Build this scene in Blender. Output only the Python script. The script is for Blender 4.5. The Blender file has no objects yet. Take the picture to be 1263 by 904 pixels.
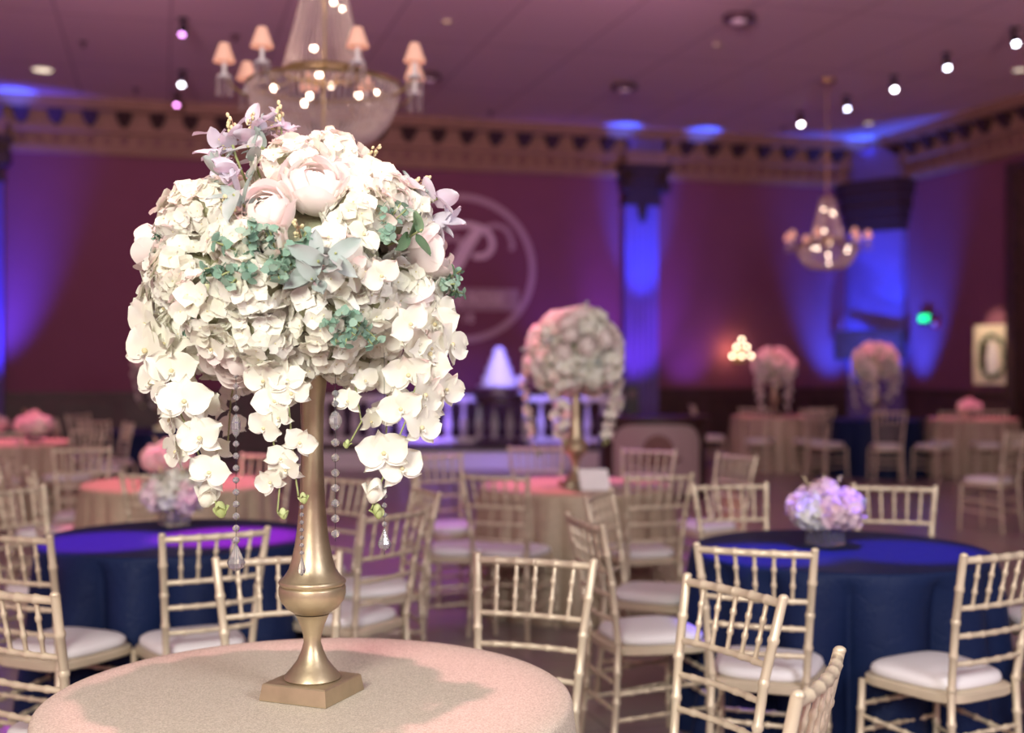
import bpy, bmesh, math, random
import numpy as np
from mathutils import Vector, Matrix, Euler

PI = math.pi
sc = bpy.context.scene
COL = sc.collection
random.seed(7)
rng = np.random.RandomState(7)

# ------------------------------------------------------------------ camera / world / light
F = 1510.0            # focal length in pixels of the 1263 x 904 frame
HOR = 446.0           # horizon row
EYE = 1.54            # eye height
cam_d = bpy.data.cameras.new('camera')
cam = bpy.data.objects.new('camera', cam_d)
COL.objects.link(cam)
cam.location = (0, 0, EYE)
cam.rotation_euler = (PI / 2 - math.atan((452 - HOR) / F), 0, 0)
cam_d.sensor_width = 36.0
cam_d.lens = 36.0 * F / 1263
cam_d.clip_end = 200
cam_d.dof.use_dof = True
cam_d.dof.focus_distance = 2.74
cam_d.dof.aperture_fstop = 1.75
sc.camera = cam

sc.view_settings.view_transform = 'Standard'
sc.view_settings.look = 'None'
sc.view_settings.exposure = 0.0
sc.view_settings.gamma = 1.0
sc.view_settings.use_curve_mapping = False
sc.cycles.max_bounces = 7
sc.cycles.diffuse_bounces = 3
sc.cycles.glossy_bounces = 3
sc.cycles.transmission_bounces = 5
sc.cycles.transparent_max_bounces = 24
sc.cycles.caustics_reflective = False
sc.cycles.caustics_refractive = False
sc.cycles.sample_clamp_indirect = 4.0

world = bpy.data.worlds.new('world')
sc.world = world
world.use_nodes = True
wbg = world.node_tree.nodes['Background']
wbg.inputs[0].default_value = (0.86, 0.30, 0.46, 1)
wbg.inputs[1].default_value = 0.62

# room frame: corner of the far wall and the right wall, axis a runs left along the far wall,
# axis b comes back along the right wall
CX, CY = 6.68, 22.5
E1 = (-0.9617, -0.2740)
E2 = (0.2740, -0.9617)
ROT = math.atan2(E1[1], E1[0])
H_CEIL = 5.5


def room(a, b, z=0.0):
    return Vector((CX + a * E1[0] + b * E2[0], CY + a * E1[1] + b * E2[1], z))


def area(name, loc, target, size, power, color):
    d = bpy.data.lights.new(name, 'AREA')
    d.shape = 'DISK'
    d.size = size
    d.energy = power
    d.color = color
    o = bpy.data.objects.new(name, d)
    o.location = loc
    o.rotation_euler = (Vector(target) - Vector(loc)).to_track_quat('-Z', 'Y').to_euler()
    COL.objects.link(o)
    return o


def spot(name, loc, target, power, color, angle, blend=0.6, size=0.05):
    d = bpy.data.lights.new(name, 'SPOT')
    d.energy = power
    d.color = color
    d.spot_size = math.radians(angle)
    d.spot_blend = blend
    d.shadow_soft_size = size
    o = bpy.data.objects.new(name, d)
    o.location = loc
    o.rotation_euler = (Vector(target) - Vector(loc)).to_track_quat('-Z', 'Y').to_euler()
    COL.objects.link(o)
    return o


def point(name, loc, power, color, size=0.1):
    d = bpy.data.lights.new(name, 'POINT')
    d.energy = power
    d.color = color
    d.shadow_soft_size = size
    o = bpy.data.objects.new(name, d)
    o.location = loc
    COL.objects.link(o)
    return o


# added unseen fill lamps behind the camera, in place of bounce flash
area('flash_fill_key', (-1.3, -1.6, 3.3), (-0.1, 3.4, 1.0), 1.9, 300, (1.0, 0.98, 0.87))
area('fill_side', (3.2, -0.6, 3.6), (1.0, 4.4, 0.6), 1.8, 165, (0.93, 0.95, 1.0))
# soft magenta wash over the far half of the hall
for cx_ in (-3.2, 0.8, 4.8):  # unseen lamps added above the frame to brighten the ceiling
    cw = area('ceiling_fill', (cx_, 7.5, 4.35), (cx_ * 1.5 + 0.5, 14.0, 5.75), 0.9, 46, (1.0, 0.45, 0.66))
    cw.data.spread = math.radians(75)
area('wash_light_far', room(9.0, 8.5, 5.35), room(9.0, 4.0, 0.0), 5.0, 60, (1.0, 0.30, 0.55))


# ------------------------------------------------------------------ pixel -> place helpers
def P(px, py, z):
    """point of the horizontal plane at height z seen at a pixel of the photograph"""
    y = (EYE - z) * F / (py - HOR)
    return Vector(((px - 631.5) / F * y, y, z))


def PD(px, py, y):
    return Vector(((px - 631.5) / F * y, y, EYE - (py - HOR) / F * y))


def far_wall(px, py):
    u = (px - 631.5) / F
    a = (u * CY - CX) / (E1[0] - u * E1[1])
    y = CY + a * E1[1]
    return a, EYE - (py - HOR) / F * y


def right_wall(px, py):
    u = (px - 631.5) / F
    b = (u * CY - CX) / (E2[0] - u * E2[1])
    y = CY + b * E2[1]
    return b, EYE - (py - HOR) / F * y


# ------------------------------------------------------------------ materials
def new_mat(name):
    m = bpy.data.materials.new(name)
    m.use_nodes = True
    nt = m.node_tree
    return m, nt, nt.nodes['Principled BSDF']


def mat(name, col, rough=0.5, metal=0.0, noise=0.0, scale=20.0, bump=0.0, bscale=60.0, spec=0.5, sheen=0.0):
    m, nt, b = new_mat(name)
    b.inputs['Roughness'].default_value = rough
    b.inputs['Metallic'].default_value = metal
    b.inputs['Specular IOR Level'].default_value = spec
    if sheen:
        b.inputs['Sheen Weight'].default_value = sheen
    tc = nt.nodes.new('ShaderNodeTexCoord')
    n = nt.nodes.new('ShaderNodeTexNoise')
    n.inputs['Scale'].default_value = scale
    n.inputs['Detail'].default_value = 4
    nt.links.new(tc.outputs['Object'], n.inputs['Vector'])
    r = nt.nodes.new('ShaderNodeValToRGB')
    k = max(noise, 0.03)
    r.color_ramp.elements[0].position = 0.3
    r.color_ramp.elements[1].position = 0.7
    r.color_ramp.elements[0].color = tuple(c * (1 - k) for c in col) + (1,)
    r.color_ramp.elements[1].color = tuple(min(1, c * (1 + k)) for c in col) + (1,)
    nt.links.new(n.outputs['Fac'], r.inputs[0])
    nt.links.new(r.outputs[0], b.inputs['Base Color'])
    if bump:
        n2 = nt.nodes.new('ShaderNodeTexNoise')
        n2.inputs['Scale'].default_value = bscale
        n2.inputs['Detail'].default_value = 3
        nt.links.new(tc.outputs['Object'], n2.inputs['Vector'])
        bp = nt.nodes.new('ShaderNodeBump')
        bp.inputs['Strength'].default_value = bump
        bp.inputs['Distance'].default_value = 0.01
        nt.links.new(n2.outputs['Fac'], bp.inputs['Height'])
        nt.links.new(bp.outputs[0], b.inputs['Normal'])
    return m


def petal_mat(name, c0, c1, trans=0.3, scale=14.0):
    """thin petals: diffuse mixed with translucent, colour drifting between c0 and c1"""
    m = bpy.data.materials.new(name)
    m.use_nodes = True
    nt = m.node_tree
    nt.nodes.clear()
    out = nt.nodes.new('ShaderNodeOutputMaterial')
    tc = nt.nodes.new('ShaderNodeTexCoord')
    n = nt.nodes.new('ShaderNodeTexNoise')
    n.inputs['Scale'].default_value = scale
    nt.links.new(tc.outputs['Object'], n.inputs['Vector'])
    r = nt.nodes.new('ShaderNodeValToRGB')
    r.color_ramp.elements[0].position = 0.35
    r.color_ramp.elements[1].position = 0.65
    r.color_ramp.elements[0].color = c0 + (1,)
    r.color_ramp.elements[1].color = c1 + (1,)
    nt.links.new(n.outputs['Fac'], r.inputs[0])
    p = nt.nodes.new('ShaderNodeBsdfPrincipled')
    p.inputs['Roughness'].default_value = 0.6
    p.inputs['Specular IOR Level'].default_value = 0.25
    t = nt.nodes.new('ShaderNodeBsdfTranslucent')
    mx = nt.nodes.new('ShaderNodeMixShader')
    mx.inputs[0].default_value = trans
    nt.links.new(r.outputs[0], p.inputs['Base Color'])
    nt.links.new(r.outputs[0], t.inputs['Color'])
    nt.links.new(p.outputs[0], mx.inputs[1])
    nt.links.new(t.outputs[0], mx.inputs[2])
    nt.links.new(mx.outputs[0], out.inputs['Surface'])
    return m


def emit_mat(name, col, strength):
    m = bpy.data.materials.new(name)
    m.use_nodes = True
    nt = m.node_tree
    nt.nodes.clear()
    out = nt.nodes.new('ShaderNodeOutputMaterial')
    e = nt.nodes.new('ShaderNodeEmission')
    e.inputs['Color'].default_value = col + (1,)
    e.inputs['Strength'].default_value = strength
    nt.links.new(e.outputs[0], out.inputs['Surface'])
    m.cycles.emission_sampling = 'NONE'
    return m


def crystal_mat(name, clear, col):
    m = bpy.data.materials.new(name)
    m.use_nodes = True
    nt = m.node_tree
    nt.nodes.clear()
    out = nt.nodes.new('ShaderNodeOutputMaterial')
    t = nt.nodes.new('ShaderNodeBsdfTransparent')
    t.inputs[0].default_value = (0.97, 0.95, 0.97, 1)
    g = nt.nodes.new('ShaderNodeBsdfPrincipled')
    g.inputs['Base Color'].default_value = col + (1,)
    g.inputs['Roughness'].default_value = 0.15
    g.inputs['Specular IOR Level'].default_value = 0.9
    mx = nt.nodes.new('ShaderNodeMixShader')
    mx.inputs[0].default_value = 1 - clear
    nt.links.new(t.outputs[0], mx.inputs[1])
    nt.links.new(g.outputs[0], mx.inputs[2])
    nt.links.new(mx.outputs[0], out.inputs['Surface'])
    return m


def glass_mat(name, clear=0.55):
    m = bpy.data.materials.new(name)
    m.use_nodes = True
    nt = m.node_tree
    nt.nodes.clear()
    out = nt.nodes.new('ShaderNodeOutputMaterial')
    g = nt.nodes.new('ShaderNodeBsdfGlass')
    g.inputs['IOR'].default_value = 1.5
    g.inputs['Roughness'].default_value = 0.03
    d = nt.nodes.new('ShaderNodeBsdfPrincipled')
    d.inputs['Base Color'].default_value = (0.85, 0.85, 0.9, 1)
    d.inputs['Roughness'].default_value = 0.1
    mx = nt.nodes.new('ShaderNodeMixShader')
    mx.inputs[0].default_value = 1 - clear
    nt.links.new(g.outputs[0], mx.inputs[1])
    nt.links.new(d.outputs[0], mx.inputs[2])
    nt.links.new(mx.outputs[0], out.inputs['Surface'])
    return m


M = {}
M['gold_chair'] = mat('champagne_paint', (0.70, 0.60, 0.44), 0.36, 0.25, 0.05, 12)
M['cushion'] = mat('white_cushion_vinyl', (0.86, 0.83, 0.84), 0.55, 0, 0.02, 8, 0.05, 30)
M['vase_gold'] = mat('antique_gold', (0.50, 0.41, 0.27), 0.40, 0.75, 0.14, 14, 0.05, 90)
M['white_petal'] = petal_mat('cream_white_petal', (0.90, 0.90, 0.77), (0.96, 0.95, 0.89), 0.38)
M['orchid_petal'] = petal_mat('white_orchid_petal', (0.91, 0.90, 0.77), (0.96, 0.95, 0.88), 0.32)
M['blush_petal'] = petal_mat('blush_rose_petal', (0.95, 0.84, 0.80), (0.97, 0.92, 0.87), 0.3, 9)
M['pink_petal'] = petal_mat('pale_pink_petal', (0.90, 0.66, 0.70), (0.95, 0.80, 0.82))
M['lip'] = petal_mat('orchid_lip', (0.75, 0.66, 0.35), (0.85, 0.78, 0.6), 0.2)
M['bud'] = petal_mat('yellow_green_bud', (0.72, 0.66, 0.35), (0.86, 0.80, 0.55), 0.2)
M['green_bud'] = petal_mat('green_bud', (0.42, 0.50, 0.18), (0.60, 0.66, 0.34), 0.2)
M['stem'] = mat('flower_stem', (0.30, 0.34, 0.14), 0.6, 0, 0.1)
M['twig'] = mat('brown_twig', (0.34, 0.22, 0.13), 0.7, 0, 0.1)
M['sage_leaf'] = petal_mat('sage_leaf', (0.34, 0.42, 0.38), (0.50, 0.56, 0.55), 0.2)
M['lilac_leaf'] = petal_mat('lilac_grey_leaf', (0.60, 0.57, 0.64), (0.74, 0.70, 0.78), 0.25)
M['green_leaf'] = petal_mat('green_leaf', (0.10, 0.20, 0.10), (0.20, 0.32, 0.18), 0.15)
M['euca_leaf'] = petal_mat('eucalyptus_leaf', (0.20, 0.36, 0.27), (0.36, 0.50, 0.40), 0.2)
M['foam'] = mat('moss_foam', (0.46, 0.47, 0.30), 0.9, 0, 0.3, 30, 0.4, 60)
M['crystal'] = glass_mat('cut_crystal', 0.8)
M['veil'] = crystal_mat('crystal_bead', 0.45, (0.72, 0.60, 0.60))
M['glass_vase'] = glass_mat('clear_vase_glass', 0.9)
M['brass'] = mat('brass', (0.42, 0.30, 0.14), 0.35, 0.8, 0.1)
M['shade'] = mat('peach_shade', (0.92, 0.60, 0.42), 0.8)
M['black'] = mat('black_metal', (0.02, 0.02, 0.022), 0.5)
M['dark_wood'] = mat('dark_wood', (0.055, 0.028, 0.022), 0.45, 0, 0.3, 8)
M['white_paint'] = mat('white_paint', (0.80, 0.78, 0.80), 0.5)
M['white_icing'] = mat('white_icing', (0.90, 0.90, 0.92), 0.5)
M['cream'] = mat('cream_panel', (0.78, 0.68, 0.52), 0.6)
M['card'] = mat('white_card', (0.92, 0.88, 0.88), 0.6)
M['bulb'] = emit_mat('warm_bulb', (1.0, 0.74, 0.56), 15)
M['bulb_far'] = emit_mat('sconce_bulb', (1.0, 0.74, 0.50), 13)


def shade_glow():
    m, nt, b = new_mat('peach_shade_lit')
    b.inputs['Base Color'].default_value = (0.80, 0.50, 0.40, 1)
    b.inputs['Roughness'].default_value = 0.8
    b.inputs['Emission Color'].default_value = (1.0, 0.48, 0.32, 1)
    b.inputs['Emission Strength'].default_value = 0.42
    m.cycles.emission_sampling = 'NONE'
    return m


M['shade'] = shade_glow()


def glitter_cloth():
    m, nt, b = new_mat('champagne_glitter_cloth')
    tc = nt.nodes.new('ShaderNodeTexCoord')
    v = nt.nodes.new('ShaderNodeTexVoronoi')
    v.inputs['Scale'].default_value = 420
    nt.links.new(tc.outputs['Object'], v.inputs['Vector'])
    r = nt.nodes.new('ShaderNodeValToRGB')
    r.color_ramp.elements[0].color = (0.52, 0.45, 0.35, 1)
    r.color_ramp.elements[1].color = (0.80, 0.72, 0.60, 1)
    r.color_ramp.elements[1].position = 0.9
    sep = nt.nodes.new('ShaderNodeSeparateColor')
    nt.links.new(v.outputs['Color'], sep.inputs[0])
    nt.links.new(sep.outputs[0], r.inputs[0])
    nt.links.new(r.outputs[0], b.inputs['Base Color'])
    b.inputs['Roughness'].default_value = 0.55
    b.inputs['Metallic'].default_value = 0.15
    n = nt.nodes.new('ShaderNodeTexNoise')
    n.inputs['Scale'].default_value = 180
    nt.links.new(tc.outputs['Object'], n.inputs['Vector'])
    bp = nt.nodes.new('ShaderNodeBump')
    bp.inputs['Strength'].default_value = 0.35
    bp.inputs['Distance'].default_value = 0.004
    nt.links.new(n.outputs['Fac'], bp.inputs['Height'])
    nt.links.new(bp.outputs[0], b.inputs['Normal'])
    return m


def navy_cloth():
    m, nt, b = new_mat('navy_crinkle_cloth')
    b.inputs['Base Color'].default_value = (0.010, 0.020, 0.070, 1)
    b.inputs['Roughness'].default_value = 0.5
    b.inputs['Specular IOR Level'].default_value = 0.12
    tc = nt.nodes.new('ShaderNodeTexCoord')
    v = nt.nodes.new('ShaderNodeTexVoronoi')
    v.feature = 'DISTANCE_TO_EDGE'
    v.inputs['Scale'].default_value = 11
    n = nt.nodes.new('ShaderNodeTexNoise')
    n.inputs['Scale'].default_value = 9
    n.inputs['Detail'].default_value = 5
    nt.links.new(tc.outputs['Object'], n.inputs['Vector'])
    mx = nt.nodes.new('ShaderNodeMix')
    mx.data_type = 'VECTOR'
    mx.inputs[0].default_value = 0.25
    nt.links.new(tc.outputs['Object'], mx.inputs[4])
    nt.links.new(n.outputs['Color'], mx.inputs[5])
    nt.links.new(mx.outputs[1], v.inputs['Vector'])
    cr = nt.nodes.new('ShaderNodeValToRGB')
    cr.color_ramp.elements[1].position = 0.10
    nt.links.new(v.outputs['Distance'], cr.inputs[0])
    ad = nt.nodes.new('ShaderNodeMath')
    ad.operation = 'ADD'
    nt.links.new(n.outputs['Fac'], ad.inputs[0])
    nt.links.new(cr.outputs[0], ad.inputs[1])
    bp = nt.nodes.new('ShaderNodeBump')
    bp.inputs['Strength'].default_value = 0.28
    bp.inputs['Distance'].default_value = 0.006
    nt.links.new(ad.outputs[0], bp.inputs['Height'])
    nt.links.new(bp.outputs[0], b.inputs['Normal'])
    return m


M['glitter'] = glitter_cloth()
M['navy'] = navy_cloth()
M['beige_cloth'] = mat('beige_satin_cloth', (0.50, 0.40, 0.28), 0.5, 0.05, 0.1, 30, 0.3, 90)


def wall_mat():
    m, nt, b = new_mat('wall_fabric_paint')
    tc = nt.nodes.new('ShaderNodeTexCoord')
    n = nt.nodes.new('ShaderNodeTexNoise')
    n.inputs['Scale'].default_value = 2.2
    n.inputs['Detail'].default_value = 6
    nt.links.new(tc.outputs['Object'], n.inputs['Vector'])
    r = nt.nodes.new('ShaderNodeValToRGB')
    r.color_ramp.elements[0].color = (0.19, 0.062, 0.105, 1)
    r.color_ramp.elements[1].color = (0.22, 0.074, 0.125, 1)
    nt.links.new(n.outputs['Fac'], r.inputs[0])
    nt.links.new(r.outputs[0], b.inputs['Base Color'])
    b.inputs['Roughness'].default_value = 0.8
    return m


def ceiling_mat():
    m, nt, b = new_mat('ceiling_panels')
    tc = nt.nodes.new('ShaderNodeTexCoord')
    br = nt.nodes.new('ShaderNodeTexBrick')
    br.offset = 0.0
    br.inputs['Scale'].default_value = 1.0
    br.inputs['Brick Width'].default_value = 1.25
    br.inputs['Row Height'].default_value = 2.5
    br.inputs['Mortar Size'].default_value = 0.02
    br.inputs['Mortar Smooth'].default_value = 0.6
    br.inputs['Color1'].default_value = (0.78, 0.66, 0.67, 1)
    br.inputs['Color2'].default_value = (0.75, 0.63, 0.64, 1)
    br.inputs['Mortar'].default_value = (0.50, 0.40, 0.42, 1)
    nt.links.new(tc.outputs['Object'], br.inputs['Vector'])
    nt.links.new(br.outputs['Color'], b.inputs['Base Color'])
    b.inputs['Roughness'].default_value = 0.75
    return m


def floor_mat():
    m, nt, b = new_mat('polished_floor')
    tc = nt.nodes.new('ShaderNodeTexCoord')
    br = nt.nodes.new('ShaderNodeTexBrick')
    br.offset = 0.0
    br.inputs['Scale'].default_value = 1.0
    br.inputs['Brick Width'].default_value = 0.6
    br.inputs['Row Height'].default_value = 0.6
    br.inputs['Mortar Size'].default_value = 0.006
    br.inputs['Color1'].default_value = (0.46, 0.36, 0.36, 1)
    br.inputs['Color2'].default_value = (0.42, 0.32, 0.33, 1)
    br.inputs['Mortar'].default_value = (0.22, 0.17, 0.16, 1)
    nt.links.new(tc.outputs['Object'], br.inputs['Vector'])
    n = nt.nodes.new('ShaderNodeTexNoise')
    n.inputs['Scale'].default_value = 3
    n.inputs['Detail'].default_value = 6
    nt.links.new(tc.outputs['Object'], n.inputs['Vector'])
    mx = nt.nodes.new('ShaderNodeMix')
    mx.data_type = 'RGBA'
    mx.blend_type = 'MULTIPLY'
    mx.inputs[0].default_value = 0.5
    nt.links.new(br.outputs['Color'], mx.inputs[6])
    nt.links.new(n.outputs['Color'], mx.inputs[7])
    nt.links.new(br.outputs['Color'], mx.inputs[6])
    nt.links.new(mx.outputs[2], b.inputs['Base Color'])
    b.inputs['Roughness'].default_value = 0.28
    return m


M['wall'] = wall_mat()
M['ceiling'] = ceiling_mat()
M['floor'] = floor_mat()
M['wainscot'] = mat('dark_wainscot', (0.075, 0.035, 0.035), 0.5, 0, 0.25, 3)
M['cornice'] = mat('cornice_plaster', (0.29, 0.18, 0.115), 0.65, 0, 0.12, 6)
M['corbel'] = mat('shaded_dark_corbel', (0.035, 0.016, 0.014), 0.6, 0, 0.2, 10)  # dark tone paints in the shade of the cornice recesses
M['pilaster'] = mat('pilaster_drape', (0.16, 0.12, 0.34), 0.7, 0, 0.06, 4)


# ------------------------------------------------------------------ mesh building
class MB:
    def __init__(s):
        s.v, s.f, s.m = [], [], []
        s.slots = []
        s.n = 0

    def slot(s, m):
        if m not in s.slots:
            s.slots.append(m)
        return s.slots.index(m)

    def add(s, verts, faces, m):
        k = s.slot(m)
        s.v.extend([tuple(map(float, p)) for p in verts])
        n = s.n
        s.f.extend([tuple(i + n for i in f) for f in faces])
        s.m.extend([k] * len(faces))
        s.n += len(verts)

    def box(s, lo, hi, m, mtx=None):
        (x0, y0, z0), (x1, y1, z1) = lo, hi
        v = [Vector(p) for p in ((x0, y0, z0), (x1, y0, z0), (x1, y1, z0), (x0, y1, z0), (x0, y0, z1), (x1, y0, z1), (x1, y1, z1), (x0, y1, z1))]
        if mtx:
            v = [mtx @ p for p in v]
        s.add(v, [(0, 3, 2, 1), (4, 5, 6, 7), (0, 1, 5, 4), (1, 2, 6, 5), (2, 3, 7, 6), (3, 0, 4, 7)], m)

    def prism(s, pts, z0, z1, m, top_scale=1.0):
        n = len(pts)
        cx = sum(p[0] for p in pts) / n
        cy = sum(p[1] for p in pts) / n
        v = [(p[0], p[1], z0) for p in pts] + [(cx + (p[0] - cx) * top_scale, cy + (p[1] - cy) * top_scale, z1) for p in pts]
        f = [tuple(range(n))[::-1], tuple(range(n, 2 * n))] + [(i, (i + 1) % n, n + (i + 1) % n, n + i) for i in range(n)]
        s.add(v, f, m)

    def lathe(s, prof, m, seg=24, mtx=None, cap=True):
        v, f = [], []
        for r, z in prof:
            for i in range(seg):
                t = 2 * PI * i / seg
                v.append(Vector((r * math.cos(t), r * math.sin(t), z)))
        for k in range(len(prof) - 1):
            for i in range(seg):
                j = (i + 1) % seg
                f.append((k * seg + i, k * seg + j, (k + 1) * seg + j, (k + 1) * seg + i))
        if cap:
            f.append(tuple(range(seg))[::-1])
            f.append(tuple(range((len(prof) - 1) * seg, len(prof) * seg)))
        if mtx:
            v = [mtx @ p for p in v]
        s.add(v, f, m)

    def tube(s, pts, rad, m, seg=8):
        """pts: points; rad: number or list of radii"""
        pts = [Vector(p) for p in pts]
        n = len(pts)
        if not hasattr(rad, '__len__'):
            rad = [rad] * n
        v, f = [], []
        ref = None
        for k in range(n):
            d = (pts[min(k + 1, n - 1)] - pts[max(k - 1, 0)])
            if d.length < 1e-9:
                d = Vector((0, 0, 1))
            d.normalize()
            if ref is None:
                ref = Vector((0, 0, 1)) if abs(d.z) < 0.9 else Vector((1, 0, 0))
            x = d.cross(ref)
            if x.length < 1e-6:
                x = d.orthogonal()
            x.normalize()
            y = d.cross(x).normalized()
            ref = x.cross(d)
            for i in range(seg):
                t = 2 * PI * i / seg
                v.append(pts[k] + (x * math.cos(t) + y * math.sin(t)) * rad[k])
        for k in range(n - 1):
            for i in range(seg):
                j = (i + 1) % seg
                f.append((k * seg + i, k * seg + j, (k + 1) * seg + j, (k + 1) * seg + i))
        f.append(tuple(range(seg))[::-1])
        f.append(tuple(range((n - 1) * seg, n * seg)))
        s.add(v, f, m)

    def ringed(s, pts, r, m, step=0.085, seg=8, bulge=1.32, taper=1.0):
        """bamboo look: a tube with turned rings along a polyline"""
        pts = [Vector(p) for p in pts]
        lens = [(pts[i + 1] - pts[i]).length for i in range(len(pts) - 1)]
        L = sum(lens)
        n = max(1, round(L / step))
        ts = {0.0: 1.0, 1.0: 1.0}
        for k in range(1, n + 0):
            c = k / n
            w = 0.0055 / L
            for dt, b in ((-2 * w, 1), (-w, bulge), (w, bulge), (2 * w, 1)):
                t = c + dt
                if 0 < t < 1:
                    ts[t] = b
        acc = 0
        for l in lens[:-1]:
            acc += l
            ts.setdefault(acc / L, 1.0)
        P_, R_ = [], []
        for t in sorted(ts):
            d = t * L
            for i, l in enumerate(lens):
                if d <= l + 1e-9 or i == len(lens) - 1:
                    P_.append(pts[i].lerp(pts[i + 1], min(1, d / l)))
                    break
                d -= l
            R_.append(r * ts[t] * (1 + (taper - 1) * t))
        s.tube(P_, R_, m, seg)

    def ball(s, c, r, m, seg=10, rings=6, sc_=(1, 1, 1)):
        v, f = [], []
        c = Vector(c)
        for k in range(1, rings):
            ph = PI * k / rings
            for i in range(seg):
                t = 2 * PI * i / seg
                v.append(c + Vector((r * sc_[0] * math.sin(ph) * math.cos(t), r * sc_[1] * math.sin(ph) * math.sin(t), r * sc_[2] * math.cos(ph))))
        a = len(v)
        v.append(c + Vector((0, 0, r * sc_[2])))
        v.append(c - Vector((0, 0, r * sc_[2])))
        for k in range(rings - 2):
            for i in range(seg):
                j = (i + 1) % seg
                f.append((k * seg + i, (k + 1) * seg + i, (k + 1) * seg + j, k * seg + j))
        for i in range(seg):
            j = (i + 1) % seg
            f.append((a, i, j))
            f.append((a + 1, (rings - 2) * seg + j, (rings - 2) * seg + i))
        s.add(v, f, m)

    def octa(s, c, r, h, m):
        c = Vector(c)
        v = [c + Vector(p) for p in ((r, 0, 0), (0, r, 0), (-r, 0, 0), (0, -r, 0), (0, 0, h), (0, 0, -h))]
        s.add(v, [(0, 1, 4), (1, 2, 4), (2, 3, 4), (3, 0, 4), (1, 0, 5), (2, 1, 5), (3, 2, 5), (0, 3, 5)], m)

    def mesh(s, name, smooth=True, auto=None):
        me = bpy.data.meshes.new(name)
        me.from_pydata(s.v, [], s.f)
        for m in s.slots:
            me.materials.append(m)
        me.polygons.foreach_set('material_index', s.m)
        if smooth:
            me.polygons.foreach_set('use_smooth', [True] * len(me.polygons))
        me.update()
        if auto is not None:
            try:
                me.set_sharp_from_angle(angle=math.radians(auto))
            except Exception:
                pass
        return me

    def build(s, name, parent=None, smooth=True, auto=35, loc=None, rot=None):
        return obj(name, s.mesh(name, smooth, auto if smooth else None), parent, loc, rot)


def obj(name, me, parent=None, loc=None, rot=None, scale=None):
    o = bpy.data.objects.new(name, me)
    COL.objects.link(o)
    if parent is not None:
        o.parent = parent
    if loc is not None:
        o.location = loc
    if rot is not None:
        o.rotation_euler = rot if hasattr(rot, '__len__') else (0, 0, rot)
    if scale is not None:
        o.scale = scale if hasattr(scale, '__len__') else (scale,) * 3
    return o


def empty(name, loc=(0, 0, 0), rot=0.0):
    o = bpy.data.objects.new(name, None)
    o.empty_display_size = 0.1
    COL.objects.link(o)
    o.location = loc
    o.rotation_euler = (0, 0, rot)
    return o


def tag(o, label, cat, group=None, kind=None):
    o['label'] = label
    o['category'] = cat
    if group:
        o['group'] = group
    if kind:
        o['kind'] = kind
    return o


def struct(o):
    o['kind'] = 'structure'
    return o


def copy_tree(o, parent=None):
    c = o.copy()
    COL.objects.link(c)
    c.parent = parent
    for ch in list(o.children):
        copy_tree(ch, c)
    return c


def basis(n, roll=0.0, loc=(0, 0, 0), scale=1.0):
    """matrix whose local z points along n"""
    q = Vector(n).normalized().to_track_quat('Z', 'Y').to_matrix().to_4x4()
    return Matrix.Translation(loc) @ q @ Matrix.Rotation(roll, 4, 'Z') @ Matrix.Scale(scale, 4)


# ------------------------------------------------------------------ room shell
LA, LB = 24.0, 27.0     # extent of the hall along the two walls
RL = (CX, CY, 0)
mb = MB(); mb.box((-0.3, -0.3, -0.2), (LA, LB, 0.0), M['floor']); struct(mb.build('floor', loc=RL, rot=ROT, smooth=False))
mb = MB(); mb.box((-0.3, -0.3, H_CEIL), (LA, LB, H_CEIL + 0.2), M['ceiling']); struct(mb.build('ceiling', loc=RL, rot=ROT, smooth=False))
mb = MB(); mb.box((-0.3, -0.3, 0.0), (LA, 0.0, H_CEIL), M['wall']); struct(mb.build('wall_far', loc=RL, rot=ROT, smooth=False))
mb = MB(); mb.box((-0.3, 0.0, 0.0), (0.0, LB, H_CEIL), M['wall']); struct(mb.build('wall_right', loc=RL, rot=ROT, smooth=False))

# dark panelled dado with a rail
mb = MB()
mb.box((0, 0, 0), (LA, 0.05, 1.0), M['wainscot'])
mb.box((0, 0, 1.0), (LA, 0.09, 1.07), M['dark_wood'])
mb.box((0, 0, 0), (LA, 0.08, 0.18), M['dark_wood'])
for k in range(24):
    a0 = 0.6 + k * 0.98
    mb.box((a0, 0.05, 0.28), (a0 + 0.78, 0.065, 0.90), M['dark_wood'])
struct(mb.build('baseboard_far', loc=RL, rot=ROT, smooth=False))
mb = MB()
mb.box((0, 0.05, 0), (0.05, LB, 1.0), M['wainscot'])
mb.box((0, 0.05, 1.0), (0.09, LB, 1.07), M['dark_wood'])
mb.box((0, 0.05, 0), (0.08, LB, 0.18), M['dark_wood'])
struct(mb.build('baseboard_right', loc=RL, rot=ROT, smooth=False))


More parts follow.
